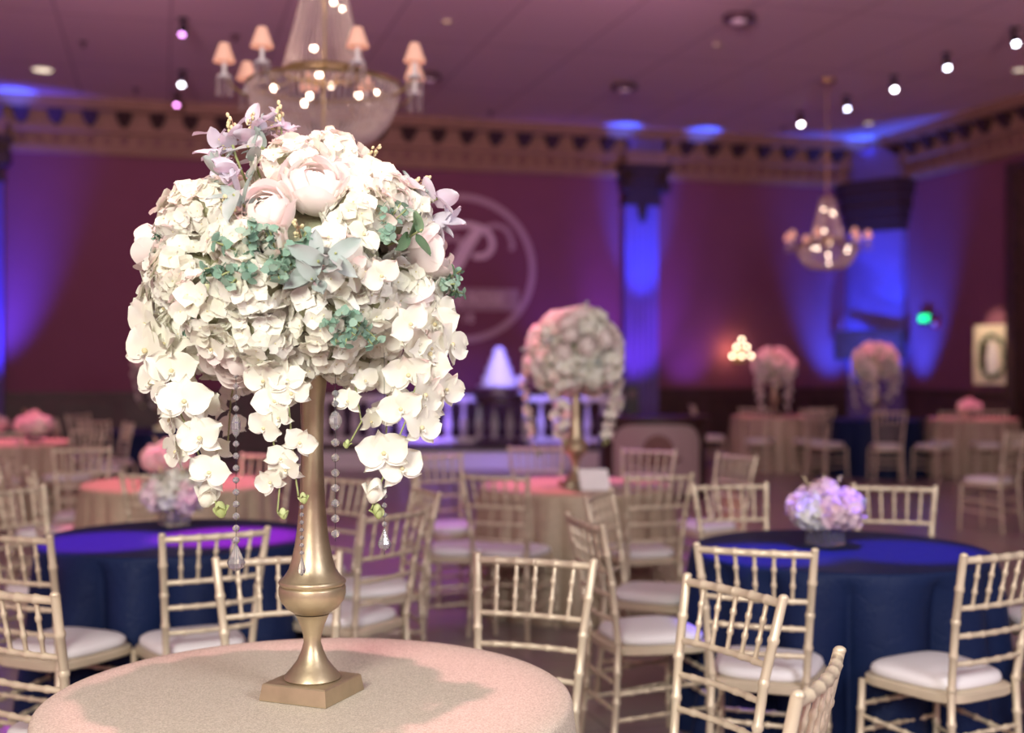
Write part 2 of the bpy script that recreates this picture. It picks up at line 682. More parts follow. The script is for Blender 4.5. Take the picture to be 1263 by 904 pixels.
def cornice(length, along_b):
    """crown, row of corbels and ornamented frieze under the ceiling, run along one wall"""
    mb = MB()

    def bx(u0, u1, w0, w1, z0, z1, m):
        if along_b:
            mb.box((w0, u0, z0), (w1, u1, z1), m)
        else:
            mb.box((u0, w0, z0), (u1, w1, z1), m)
    c = M['cornice']
    bx(0, length, 0, 0.44, 5.40, 5.498, c)
    bx(0, length, 0, 0.36, 5.34, 5.40, c)
    bx(0, length, 0, 0.15, 5.08, 5.34, c)
    bx(0, length, 0, 0.21, 5.02, 5.08, c)
    bx(0, length, 0, 0.09, 4.80, 5.02, c)
    bx(0, length, 0, 0.15, 4.745, 4.80, c)
    bx(0, length, 0, 0.11, 4.70, 4.745, c)
    n = int(length / 0.49)
    for k in range(n):
        u = 0.42 + k * 0.49
        # heart-shaped corbel, widest under the crown
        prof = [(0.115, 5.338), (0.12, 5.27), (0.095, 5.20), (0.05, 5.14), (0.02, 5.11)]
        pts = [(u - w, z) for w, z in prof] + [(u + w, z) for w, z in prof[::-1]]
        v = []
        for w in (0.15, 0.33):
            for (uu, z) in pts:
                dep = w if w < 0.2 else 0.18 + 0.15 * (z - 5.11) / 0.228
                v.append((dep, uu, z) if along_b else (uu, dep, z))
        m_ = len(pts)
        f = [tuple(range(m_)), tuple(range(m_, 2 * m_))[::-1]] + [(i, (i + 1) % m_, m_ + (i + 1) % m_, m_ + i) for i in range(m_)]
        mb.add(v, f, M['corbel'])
        # frieze: fan and square rosette by turns
        for q in range(2):
            uu = u + q * 0.245
            if q == 0:
                pts = [(uu - 0.02, 4.83), (uu + 0.02, 4.83), (uu + 0.085, 4.95), (uu + 0.045, 4.99), (uu, 5.0), (uu - 0.045, 4.99), (uu - 0.085, 4.95)]
            else:
                pts = [(uu + 0.06 * math.cos(t * PI / 4 + PI / 8), 4.91 + 0.06 * math.sin(t * PI / 4 + PI / 8)) for t in range(8)]
            v = []
            for w in (0.09, 0.115):
                for (x, z) in pts:
                    v.append((w, x, z) if along_b else (x, w, z))
            m_ = len(pts)
            f = [tuple(range(m_)), tuple(range(m_, 2 * m_))[::-1]] + [(i, (i + 1) % m_, m_ + (i + 1) % m_, m_ + i) for i in range(m_)]
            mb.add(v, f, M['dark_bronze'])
    return mb


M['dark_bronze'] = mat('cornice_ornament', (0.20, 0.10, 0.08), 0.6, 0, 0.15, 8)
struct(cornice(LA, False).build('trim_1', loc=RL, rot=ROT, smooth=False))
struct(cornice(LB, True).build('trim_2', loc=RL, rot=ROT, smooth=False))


def pilaster(a, name, width=0.62):
    """draped shaft with a carved scroll capital, on the far wall"""
    mb = MB()
    w = width / 2
    # pleated shaft front
    pts = [(a - w, 0.0)]
    n = 24
    for i in range(n + 1):
        t = i / n
        pts.append((a - w + width * t, 0.15 + 0.018 * math.cos(t * 2 * PI * 6)))
    pts.append((a + w, 0.0))
    mb.prism(pts, 0, 4.25, M['pilaster'])
    # capital: stacked blocks growing outward
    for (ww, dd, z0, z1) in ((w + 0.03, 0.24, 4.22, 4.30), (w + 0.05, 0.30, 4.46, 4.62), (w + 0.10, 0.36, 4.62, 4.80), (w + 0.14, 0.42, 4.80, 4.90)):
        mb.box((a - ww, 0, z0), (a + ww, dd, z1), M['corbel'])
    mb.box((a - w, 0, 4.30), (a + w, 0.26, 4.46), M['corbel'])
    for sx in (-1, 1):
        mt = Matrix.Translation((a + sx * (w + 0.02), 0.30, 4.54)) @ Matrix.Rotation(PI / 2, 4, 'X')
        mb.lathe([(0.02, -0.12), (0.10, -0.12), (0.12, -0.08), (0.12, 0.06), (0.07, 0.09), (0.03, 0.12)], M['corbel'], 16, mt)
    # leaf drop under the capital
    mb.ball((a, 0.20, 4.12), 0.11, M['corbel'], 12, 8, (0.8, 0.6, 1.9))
    # projecting cornice block
    mb.box((a - w - 0.06, 0.0, 4.90), (a + w + 0.06, 0.42, 5.02), M['cornice'])
    mb.box((a - w - 0.10, 0.0, 5.02), (a + w + 0.10, 0.50, 5.10), M['cornice'])
    mb.box((a - w, 0.0, 5.10), (a + w, 0.40, 5.34), M['pilaster'])
    return mb.build(name, loc=RL, rot=ROT, auto=30)


a_p1 = far_wall(787, 300)[0]
struct(pilaster(a_p1, 'trim_3'))
a_p2 = far_wall(-22, 300)[0]
struct(pilaster(a_p2, 'trim_4'))
# canted corner pier with its large bracket
mb = MB()
mb.prism([(0, 0), (0.62, 0.0), (0.62, 0.12), (0.12, 1.0), (0.0, 1.0)][::-1], 0, 4.0, M['pilaster'])
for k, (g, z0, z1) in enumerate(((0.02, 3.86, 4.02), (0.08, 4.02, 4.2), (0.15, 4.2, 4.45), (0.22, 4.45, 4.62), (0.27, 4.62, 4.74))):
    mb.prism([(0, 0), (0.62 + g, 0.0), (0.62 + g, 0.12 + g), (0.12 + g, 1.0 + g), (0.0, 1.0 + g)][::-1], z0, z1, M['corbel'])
mb.prism([(0, 0), (0.62, 0.0), (0.62, 0.2), (0.2, 1.0), (0.0, 1.0)][::-1], 4.74, 5.34, M['pilaster'])
struct(mb.build('trim_5', loc=RL, rot=ROT, smooth=False))
# dark wooden hatch panel set on the canted pier
mb = MB()
mb.prism([(0.95, 0.16), (0.95, 0.22), (0.22, 1.15), (0.13, 1.15)], 1.58, 2.10, M['dark_wood'])
mb.prism([(0.90, 0.25), (0.91, 0.265), (0.26, 1.11), (0.245, 1.10)], 1.66, 2.02, M['wainscot'])
struct(mb.build('trim_6', loc=RL, rot=ROT, smooth=False))
# tall dark doorway on the right wall
b_d, z_d = right_wall(1251, 215)
mb = MB()
mb.box((0, b_d, 0), (0.16, b_d + 0.22, z_d), M['dark_wood'])
mb.box((0, b_d + 1.9, 0), (0.16, b_d + 2.12, z_d), M['dark_wood'])
mb.box((0, b_d, z_d), (0.16, b_d + 2.12, z_d + 0.16), M['dark_wood'])
mb.box((0, b_d + 0.22, 0), (0.05, b_d + 1.05, z_d), M['wainscot'])
mb.box((0, b_d + 1.07, 0), (0.05, b_d + 1.9, z_d), M['wainscot'])
struct(mb.build('door_1', loc=RL, rot=ROT, smooth=False))

# blue uplights against the wall architecture
BLUE = (0.03, 0.10, 1.0)
VIO = (0.25, 0.08, 1.0)
spot('uplight_pilaster', room(a_p1, 1.25, 1.2), room(a_p1, 0.12, 3.8), 1700, BLUE, 30, 1.0, 0.05)
spot('uplight_pilaster_low', room(a_p1 + 0.2, 1.5, 0.3), room(a_p1 + 0.1, 0.0, 2.6), 520, VIO, 48, 0.8, 0.1)
spot('uplight_left', room(a_p2 - 0.2, 1.1, 0.4), room(a_p2 - 0.1, 0.0, 3.3), 1900, (0.09, 0.06, 1.0), 50, 1.0, 0.1)
spot('uplight_corner_far', room(1.0, 0.85, 0.25), room(0.85, 0.0, 3.0), 1500, BLUE, 50, 1.0, 0.05)
spot('uplight_corner_right', room(0.85, 1.5, 0.25), room(0.0, 1.4, 3.0), 1500, BLUE, 50, 1.0, 0.05)
spot('uplight_corner_mid', room(1.6, 1.8, 0.3), room(0.35, 0.6, 2.6), 1100, BLUE, 44, 1.0, 0.05)
spot('uplight_wall_mid', room(far_wall(845, 400)[0], 0.9, 0.5), room(far_wall(845, 400)[0], 0, 2.2), 160, VIO, 60, 1.0, 0.1)
spot('uplight_wall_stage', room(far_wall(700, 400)[0], 0.9, 0.5), room(far_wall(700, 400)[0], 0, 2.6), 200, VIO, 60, 1.0, 0.1)
for i, (px, py, e) in enumerate(((756, 158, 60), (852, 163, 60), (1043, 180, 50), (1078, 180, 50), (24, 118, 50))):
    a, z = far_wall(px, py)
    spot('cove_spot', room(a, 0.75, 4.95), room(a, 0.55, 5.5), e, BLUE, 70, 0.8, 0.03)

# ------------------------------------------------------------------ chiavari chair
G = M['gold_chair']


def chair_parts():
    parts = []          # (name, mesh)
    for sx in (-1, 1):
        mb = MB()
        mb.ringed([(sx * 0.178, -0.215, 0), (sx * 0.166, -0.190, 0.25), (sx * 0.160, -0.182, 0.45), (sx * 0.177, -0.215, 0.70), (sx * 0.197, -0.262, 0.915)], 0.0135, G, 0.115, 9, 1.22)
        mb.ball((sx * 0.1972, -0.263, 0.915), 0.0142, G, 9, 6, (1, 1, 0.7))
        parts.append(('back_post', mb.mesh('back_post', True, 50)))
        mb = MB()
        mb.ringed([(sx * 0.200, 0.192, 0), (sx * 0.190, 0.180, 0.42)], 0.0130, G, 0.105, 9, 1.25)
        parts.append(('front_leg', mb.mesh('front_leg', True, 50)))

    def back_at(z):
        if z < 0.70:
            t = (z - 0.45) / 0.25
            return 0.160 + 0.017 * t, -0.182 - 0.033 * t
        t = (z - 0.70) / 0.215
        return 0.177 + 0.020 * t, -0.215 - 0.047 * t
    for nm, z, r in (('top_rail', 0.898, 0.0125), ('back_rail', 0.735, 0.0095), ('back_rail', 0.640, 0.0095), ('back_rail', 0.545, 0.0095)):
        w, y = back_at(z)
        mb = MB()
        mb.ringed([(-w, y, z), (-w * 0.5, y - 0.014, z), (0, y - 0.018, z), (w * 0.5, y - 0.014, z), (w, y, z)], r, G, 0.062, 8, 1.22)
        parts.append((nm, mb.mesh(nm, True, 50)))
    for k in range(5):
        t = (k + 1) / 6 * 2 - 1
        w0, y0 = back_at(0.735)
        w1, y1 = back_at(0.898)
        bow = 0.018 * (1 - t * t)
        mb = MB()
        mb.ringed([(w0 * t, y0 - bow, 0.735), (w1 * t, y1 - bow, 0.898)], 0.0068, G, 0.055, 7, 1.45)
        parts.append(('spindle', mb.mesh('spindle', True, 50)))
    # seat frame: trapezoid ring with soft corners
    def outline(wf, wb, d0, d1, n=40, e=5.0):
        pts = []
        for i in range(n):
            t = 2 * PI * i / n
            c, s_ = math.cos(t), math.sin(t)
            x = math.copysign(abs(c) ** (2 / e), c)
            y = math.copysign(abs(s_) ** (2 / e), s_)
            yy = (d0 + d1) / 2 + y * (d1 - d0) / 2
            ww = wb + (wf - wb) * (y + 1) / 2
            pts.append((x * ww / 2, yy))
        return pts
    mb = MB()
    rings = [(0.97, 0.405), (1.0, 0.41), (1.0, 0.435), (0.97, 0.44)]
    o = outline(0.415, 0.345, -0.195, 0.205)
    v, f = [], []
    n = len(o)
    for s_, z in rings:
        for x, y in o:
            v.append((x * s_, 0.005 + (y - 0.005) * s_, z))
    for k in range(len(rings) - 1):
        for i in range(n):
            j = (i + 1) % n
            f.append((k * n + i, k * n + j, (k + 1) * n + j, (k + 1) * n + i))
    f.append(tuple(range(n))[::-1])
    f.append(tuple(range(3 * n, 4 * n)))
    mb.add(v, f, G)
    parts.append(('seat_frame', mb.mesh('seat_frame', True, 40)))
    mb = MB()
    o = outline(0.408, 0.335, -0.175, 0.200, 40, 3.6)
    rings = [(0.93, 0.440), (0.985, 0.447), (1.0, 0.458), (0.975, 0.472), (0.90, 0.482), (0.70, 0.489), (0.35, 0.492)]
    v, f = [], []
    for s_, z in rings:
        for x, y in o:
            v.append((x * s_, 0.012 + (y - 0.012) * s_, z))
    for k in range(len(rings) - 1):
        for i in range(n):
            j = (i + 1) % n
            f.append((k * n + i, k * n + j, (k + 1) * n + j, (k + 1) * n + i))
    f.append(tuple(range(n))[::-1])
    v.append((0, 0.012, 0.4925))
    for i in range(n):
        f.append((6 * n + i, 6 * n + (i + 1) % n, 7 * n))
    mb.add(v, f, M['cushion'])
    parts.append(('seat_cushion', mb.mesh('seat_cushion', True)))
    st = []
    for sx in (-1, 1):
        st.append(((sx * 0.194, 0.187, 0.19), (sx * 0.170, -0.200, 0.16)))
        st.append(((sx * 0.192, 0.184, 0.29), (sx * 0.166, -0.192, 0.26)))
    st += [((-0.195, 0.187, 0.235), (0.195, 0.187, 0.235)), ((-0.192, 0.184, 0.33), (0.192, 0.184, 0.33)),
           ((-0.169, -0.198, 0.20), (0.169, -0.198, 0.20)), ((-0.165, -0.190, 0.30), (0.165, -0.190, 0.30))]
    for p, q in st:
        mb = MB()
        mb.ringed([p, q], 0.0085, G, 0.065, 7, 1.35)
        parts.append(('stretcher', mb.mesh('stretcher', True, 50)))
    return parts


proto = None
CH_PARTS = chair_parts()
CHAIR_GROUP = 'champagne bamboo-style banquet chairs'


def new_chair(loc, rz, label):
    global proto
    if proto is None:
        proto = empty('banquet_chair')
        for nm, me in CH_PARTS:
            obj(nm, me, proto)
        c = proto
    else:
        c = copy_tree(proto)
    c.location = loc
    c.rotation_euler = (0, 0, rz)
    tag(c, label, 'chair', CHAIR_GROUP)
    return c


def chair_px(l, r, target, label, face=None, push=True):
    """chair whose two back-post tops stand at pixels l and r of the photograph; it faces the target side"""
    A, B = P(l[0], l[1], 0.92), P(r[0], r[1], 0.92)
    mid = (A + B) / 2
    if face is None:
        d = B - A
        n = Vector((-d.y, d.x)).normalized()
        to = Vector((target[0] - mid.x, target[1] - mid.y))
        if n.dot(to) < 0:
            n = -n
    else:
        n = Vector((math.sin(math.radians(face)), math.cos(math.radians(face))))   # 0 = away from the camera, 90 = right
    c = Vector((mid.x + n.x * 0.262, mid.y + n.y * 0.262))
    away = c - Vector((target[0], target[1]))
    if push and away.length < 0.83:
        c += away.normalized() * min(0.16, 0.83 - away.length)
    loc = (c.x, c.y, 0)
    return new_chair(loc, math.atan2(n.y, n.x) - PI / 2, label)


def chair_at(tbl, ang, label, dist=0.92):
    """chair drawn up to a table; ang = direction from the table centre (0 = away from the camera, 90 = right)"""
    n = Vector((math.sin(math.radians(ang)), math.cos(math.radians(ang))))
    loc = (tbl[0] + n.x * dist, tbl[1] + n.y * dist, 0)
    return new_chair(loc, math.atan2(-n.y, -n.x) - PI / 2, label)


# ------------------------------------------------------------------ table cloths
def cloth(center, m, label, seed, folds=15, group='floor-length round tablecloths', amp=0.03, flare=0.075):
    r = random.Random(seed)
    seg, R, h = 288, 0.61, 0.76
    ph = [(r.uniform(0, 6.28), r.uniform(0.5, 1)) for _ in range(4)]

    def f(t):
        # broad rounded ridges parted by narrow deep valleys
        w = folds / 2 * t + 0.55 * math.sin(2 * t + ph[0][0]) + 0.35 * math.sin(3 * t + ph[1][0])
        return 2 * abs(math.sin(w)) ** 0.75 - 1.7 + 0.25 * math.sin(4 * t + ph[2][0])
    prof = [(0.0001, h), (0.3, h), (0.5, h), (R - 0.03, h), (R - 0.008, h - 0.001), (R, h - 0.006), (R + 0.004, h - 0.016)]
    v, fc = [], []
    for rr, z in prof:
        for i in range(seg):
            t = 2 * PI * i / seg
            v.append((rr * math.cos(t), rr * math.sin(t), z))
    nv = 20
    for k in range(1, nv + 1):
        u = k / nv
        z = (h - 0.016) * (1 - u) + 0.004 * u
        for i in range(seg):
            t = 2 * PI * i / seg
            rr = R + 0.004 + flare * u ** 1.1 + amp * (u ** 0.4) * f(t) * 1.0 + 0.006 * math.sin(9 * u + 3 * math.sin(3 * t))* u
            v.append((rr * math.cos(t), rr * math.sin(t), z))
    nr = len(prof) + nv
    for k in range(nr - 1):
        for i in range(seg):
            j = (i + 1) % seg
            fc.append((k * seg + i, (k + 1) * seg + i, (k + 1) * seg + j, k * seg + j))
    mb = MB()
    mb.add(v, fc, m)
    o = mb.build('tablecloth', auto=None, loc=(center[0], center[1], 0), rot=r.uniform(0, 6))
    return tag(o, label, 'tablecloth', group)


T_FG = P(382, 858, 0.76)
T_R = P(1036, 677, 0.76)
T_L = P(221, 661, 0.76)
T_M = P(710, 598, 0.76)
T_V = P(221, 595, 0.76)
T_U = P(5, 545, 0.76)
T_W = P(200, 530, 0.76)
T_3 = P(955, 513, 0.76)
T_4 = P(1080, 517, 0.76)
T_5 = P(1200, 516, 0.76)
cloth(T_FG, M['glitter'], 'champagne glitter tablecloth on the round table in front, under the tall gold vase', 1, 13)
cloth(T_R, M['navy'], 'crinkled navy tablecloth lit blue on top, under the glass cube of pale pink hydrangeas', 2, 13, amp=0.080, flare=0.06)
cloth(T_L, M['navy'], 'navy tablecloth lit purple and magenta on top, behind the left side of the glitter table', 3, 13, amp=0.075)
cloth(T_M, M['beige_cloth'], 'pleated beige tablecloth under the second tall gold vase and white tent card', 4, 22)
cloth(T_V, M['beige_cloth'], 'beige tablecloth with pink-lit top behind the purple-lit navy table', 5, 22)
cloth(T_U, M['beige_cloth'], 'beige tablecloth with bright pink top cut by the left edge of the photo', 6, 20)
cloth(T_W, M['navy'], 'dark navy tablecloth far left behind the big white flower ball', 7, 12)
cloth(T_3, M['beige_cloth'], 'far beige tablecloth under the left one of the two distant tall centrepieces', 8, 20)
cloth(T_4, M['navy'], 'far dark navy tablecloth under the right one of the two distant tall centrepieces', 9, 12)
cloth(T_5, M['beige_cloth'], 'far beige tablecloth with pink top at right, under a low pink bouquet', 10, 20)

# ------------------------------------------------------------------ chairs
chair_px((848, 708), (966, 735), T_FG, 'chair in front of the blue table, back turned three-quarters, overlapping the chair behind it')
chair_px((985, 853), (1035, 800), T_FG, 'nearest chair at the bottom edge, edge-on, only its back top in frame')
chair_px((265, 688), (419, 680), T_FG, 'chair on the far side of the glitter table, partly behind the gold vase')
chair_px((593, 682), (728, 690), T_FG, 'chair on the far right side of the glitter table, seen alone over its rim')
chair_px((862, 671), (1002, 676), T_R, 'chair with white cushion pushed up to the front left of the blue-lit navy table', face=20, push=False)
chair_px((1183, 683), (1293, 673), T_R, 'chair at the right edge of the photo, white cushion towards the navy table', face=-30, push=False)
chair_px((702, 633), (741, 647), T_R, 'side-on chair left of the blue-lit table, nearer of two facing right')
chair_px((712, 611), (764, 603), T_R, 'side-on chair left of the blue-lit table, farther of two facing right', face=112)
chair_px((1052, 598), (1154, 598), T_R, 'chair behind the blue-lit table, right of the hydrangea cube', face=196)
chair_px((853, 598), (947, 594), T_R, 'chair behind the blue-lit table, left of the hydrangea cube', face=168)
chair_at(T_R, 88, 'chair cushion just inside the right edge, beyond the edge chair, upper of two')
chair_at(T_R, 118, 'chair cushion just inside the right edge, beyond the edge chair, lower of two', 0.95)
chair_px((886, 559), (932, 561), T_R, 'narrow angled chair back standing behind the left rear chair of the blue-lit table', face=240)
# round the purple-lit navy table
chair_px((193, 652), (325, 643), T_L, 'chair with white cushion in front of the purple-lit navy table, left of the vase')
chair_px((-50, 660), (72, 653), T_L, 'left chair of the purple-lit table, white cushion showing beyond the nearest left chair', face=24)
chair_px((3, 608), (72, 600), T_L, 'chair left of the purple-lit table whose back shows its inner side')
chair_px((424, 635), (499, 624), T_L, 'chair right of the gold vase turned left towards the purple-lit table, cushion behind vase stem')
chair_px((516, 597), (536, 609), T_L, 'edge-on chair right of the vase, facing left, just left of the open floor', face=248)
chair_px((392, 590), (450, 588), T_L, 'chair seen between the hanging orchids and the crystal strand, beyond the vase', face=215)
chair_px((-76, 735), (80, 713), T_L, 'nearest chair at the left edge, its top rail running out of the photo', face=28)
# round the table with the second tall vase
chair_px((575, 584), (645, 586), T_M, 'front left chair of the table with the second tall vase', face=22)
chair_px((768, 586), (847, 582), T_M, 'front right chair of the table with the second tall vase', face=-18)
chair_px((768, 554), (829, 554), T_M, 'chair behind the second vase table, in front of the curved bar emblem', face=205)
chair_px((630, 550), (692, 550), T_M, 'chair behind the second vase table, left of the vase', face=172)
chair_px((519, 559), (571, 561), T_M, 'chair left of the second vase table with its cushion turned to it', face=150)
chair_px((503, 580), (518, 578), T_M, 'edge-on chair far left of the second vase table, beside the orchid tip', face=84)
# round the beige pink-lit table on the left
chair_px((146, 582), (238, 582), T_V, 'chair in front of the pink-topped beige table, only its rail above the low white flowers', face=5)
chair_px((30, 579), (68, 576), T_V, 'chair left of the pink-topped beige table, behind the inner-side chair', face=62)
chair_px((8, 568), (40, 566), T_V, 'chair with a tall dark post left of the pink-topped beige table, near the left edge', face=75)
chair_px((72, 552), (130, 552), T_V, 'chair with one bright post behind the pink-topped beige table, left side', face=160)
chair_px((270, 560), (330, 560), T_V, 'chair behind the beige table, hidden mostly by the white flower ball', face=200)
chair_at(T_U, 60, 'chair on the far right of the pink table at the left edge')
chair_at(T_U, 120, 'chair on the near right of the pink table at the left edge')
chair_at(T_U, 160, 'chair in front of the pink table at the left edge')
chair_at(T_W, 240, 'chair at the left of the far navy table, left of the white flower ball')
chair_at(T_W, 290, 'chair at the far left of the far navy table, beside the pink-lit blossom ball')
chair_at(T_W, 200, 'chair in front of the far navy table, beside its dark cloth')
# far right
chair_at(T_3, 205, 'chair in front left of the distant beige table with the tall centrepiece')
chair_at(T_3, 160, 'chair in front right of the distant beige table with the tall centrepiece')
chair_at(T_3, 270, 'chair left of the distant beige table with the tall centrepiece')
chair_at(T_4, 188, 'chair straight in front of the distant navy table')
chair_at(T_4, 235, 'chair in front left of the distant navy table', 1.0)
chair_at(T_4, 150, 'chair in front right of the distant navy table', 1.0)
chair_at(T_4, 95, 'chair right of the distant navy table')
chair_at(T_5, 190, 'chair in front left of the distant pink-topped table on the right')
chair_at(T_5, 150, 'chair in front right of the distant pink-topped table on the right')
chair_at(T_5, 75, 'chair right of the distant pink-topped table, by the dark doorway')
chair_at(T_5, 285, 'chair left of the distant pink-topped table, behind the low pink bouquet')
chair_px((1236, 532), (1275, 530), T_5, 'distant chair at the right edge turned towards the pink-topped table', face=-40)

# ------------------------------------------------------------------ tall gold vase
def tall_vase(center, z, rot, label):
    root = empty('trumpet_vase', (center[0], center[1], z), rot)
    mb = MB()
    s0, s1 = 0.088, 0.083
    v = []
    for (s_, zz) in ((s0, 0), (s0, 0.003), (s1, 0.036), (s1 - 0.003, 0.039)):
        v += [(-s_, -s_, zz), (s_, -s_, zz), (s_, s_, zz), (-s_, s_, zz)]
    f = [(3, 2, 1, 0), (12, 13, 14, 15)]
    for k in range(3):
        for i in range(4):
            j = (i + 1) % 4
            f.append((k * 4 + i, k * 4 + j, (k + 1) * 4 + j, (k + 1) * 4 + i))
    mb.add(v, f, M['vase_gold'])
    mb.build('square_base', root, smooth=False)
    prof = [(0.062, 0.037), (0.066, 0.042), (0.062, 0.050), (0.050, 0.064), (0.036, 0.082), (0.026, 0.104), (0.020, 0.125), (0.0215, 0.142), (0.029, 0.166), (0.0385, 0.188), (0.040, 0.190)]
    mb = MB(); mb.lathe(prof, M['vase_gold'], 40); mb.build('foot', root, auto=60)
    prof = [(0.034, 0.190), (0.042, 0.193), (0.060, 0.205), (0.073, 0.222), (0.078, 0.238), (0.078, 0.252), (0.0765, 0.256), (0.073, 0.257), (0.076, 0.260), (0.0785, 0.266), (0.074, 0.272)]
    mb = MB(); mb.lathe(prof, M['vase_gold'], 40); mb.build('bowl_knop', root, auto=60)
    prof = [(0.074, 0.271), (0.064, 0.281), (0.055, 0.295), (0.048, 0.318), (0.041, 0.350), (0.0355, 0.39), (0.031, 0.44), (0.028, 0.49), (0.026, 0.56), (0.026, 0.62), (0.028, 0.68), (0.035, 0.74), (0.048, 0.80), (0.06, 0.83)]
    mb = MB(); mb.lathe(prof, M['vase_gold'], 40); mb.build('trumpet', root, auto=60)
    return tag(root, label, 'vase', 'tall gold trumpet vases')


# ------------------------------------------------------------------ flowers
def petal(mb, m, mtx, L, W, cup=0.3, bend=0.3, point=0.0, nu=4, nv=2, ruffle=0.0, ph=0.0):
    """one petal growing along +Y from the origin, its upper face to +Z"""
    v, f = [], []
    for i in range(nu + 1):
        t = i / nu
        w = W * (math.sin(PI * min(1, (0.08 + 0.92 * t) ** 0.75 * 0.93)) ** (0.6 + 0.6 * point)) * 0.5
        if i == nu:
            w *= (0.55 if point < 0.5 else 0.12)
        for j in range(-nv, nv + 1):
            s_ = j / nv
            x = w * s_
            y = L * t * (1 - 0.06 * s_ * s_ * t)
            z = cup * W * 0.5 * s_ * s_ * (0.3 + t) - bend * L * t * t + ruffle * W * math.sin(3.1 * s_ * 2 + ph) * t
            v.append(mtx @ Vector((x, y, z)))
    c = 2 * nv + 1
    for i in range(nu):
        for j in range(c - 1):
            f.append((i * c + j, i * c + j + 1, (i + 1) * c + j + 1, (i + 1) * c + j))
    mb.add(v, f, m)


def hydrangea_mesh(seed, m, R=0.078, n=46, pl=0.025):
    r = random.Random(seed)
    mb = MB()
    mb.ball((0, 0, -0.01), R * 0.72, M['foam'], 10, 6)
    for k in range(n):
        zc = 1 - 1.35 * (k + 0.5) / n
        ph = k * 2.39996 + r.uniform(-0.3, 0.3)
        s_ = math.sqrt(max(0, 1 - zc * zc))
        nrm = Vector((s_ * math.cos(ph), s_ * math.sin(ph), zc))
        rad = R * r.uniform(0.84, 1.04)
        nn = (nrm + Vector((r.uniform(-.45, .45), r.uniform(-.45, .45), r.uniform(-.35, .35)))).normalized()
        b = basis(nn, r.uniform(0, 6.28), nrm * rad)
        q = r.uniform(0.85, 1.35)
        for i in range(4):
            t = PI / 2 * i + r.uniform(-0.12, 0.12)
            mt = b @ Matrix.Rotation(t, 4, 'Z') @ Matrix.Rotation(r.uniform(-0.1, 0.5), 4, 'X')
            petal(mb, m, mt, pl * q, pl * q * 1.2, 0.22, r.uniform(-0.1, 0.35), 0.0, 3, 1, 0.05, r.uniform(0, 6))
        mb.ball(b @ Vector((0, 0, 0.001)), 0.0022, M['bud'], 5, 4)
    return mb.mesh('hydrangea', True)


def rose_mesh(seed, m, R=0.05):
    """full garden rose: overlapping cupped petals in shells round a closed heart"""
    r = random.Random(seed)
    mb = MB()
    mb.ball((0, 0, R * 0.10), R * 0.42, m, 12, 8, (1, 1, 1.1))
    # (shell radius, petals, top angle from the axis, half width, flare)
    for li, (sr, n, top, hw, fl_) in enumerate(((0.48, 3, 8, 1.1, 0.0), (0.60, 4, 16, 1.0, 0.02), (0.74, 5, 26, 0.85, 0.05), (0.88, 5, 40, 0.85, 0.12), (1.0, 6, 58, 0.78, 0.26))):
        for i in range(n):
            t0 = 2 * PI * (i + 0.5 * li) / n + r.uniform(-.15, .15)
            tp = math.radians(top + r.uniform(-6, 6))
            base = math.radians(158)
            nu, nv = 7, 4
            v, f = [], []
            ph = r.uniform(0, 6)
            for a in range(nu + 1):
                u = a / nu
                for b_ in range(-nv, nv + 1):
                    q = b_ / nv
                    w = hw * math.sin(PI * min(1.0, 0.12 + 0.62 * u)) ** 0.8
                    phi = base + (tp - base) * u * (1 - 0.20 * q * q * u)
                    rad = R * sr * (1 + fl_ * u ** 4 + 0.035 * q + 0.012 * math.sin(5 * q + ph) * u)
                    th = t0 + q * w
                    v.append((rad * math.sin(phi) * math.cos(th), rad * math.sin(phi) * math.sin(th), R * 0.12 + rad * math.cos(phi)))
            c = 2 * nv + 1
            for a in range(nu):
                for b_ in range(c - 1):
                    f.append((a * c + b_, a * c + b_ + 1, (a + 1) * c + b_ + 1, (a + 1) * c + b_))
            mb.add(v, f, m)
    return mb.mesh('rose', True)


def orchid_mesh(seed, R=0.050, m=None):
    r = random.Random(seed)
    m = m or M['orchid_petal']
    mb = MB()
    # three sepals behind, two broad petals in front, small lip
    for t in (0, 2.15, -2.15):
        mt = Matrix.Rotation(t + r.uniform(-.1, .1), 4, 'Z') @ Matrix.Translation((0, 0, -0.003)) @ Matrix.Rotation(r.uniform(-.1, .35), 4, 'X')
        petal(mb, m, mt, R * 1.0, R * 0.62, 0.25, r.uniform(-.05, .35), 1.0, 5, 2, 0.02, r.uniform(0, 6))
    for t in (1.25, -1.25):
        mt = Matrix.Rotation(t + r.uniform(-.1, .1), 4, 'Z') @ Matrix.Translation((0, 0, 0.002)) @ Matrix.Rotation(r.uniform(0, .45), 4, 'X')
        petal(mb, m, mt, R * 1.02, R * 1.18, 0.22, r.uniform(0.0, .35), 0.0, 5, 2, 0.05, r.uniform(0, 6))
    for t in (0.4, -0.4):
        mt = Matrix.Rotation(PI + t, 4, 'Z') @ Matrix.Rotation(0.9, 4, 'X')
        petal(mb, m, mt, R * 0.32, R * 0.22, 0.6, 0.2, 0.0, 3, 1)
    mb.ball((0, 0, 0.006), R * 0.09, M['lip'], 7, 5)
    return mb.mesh('orchid_bloom', True)


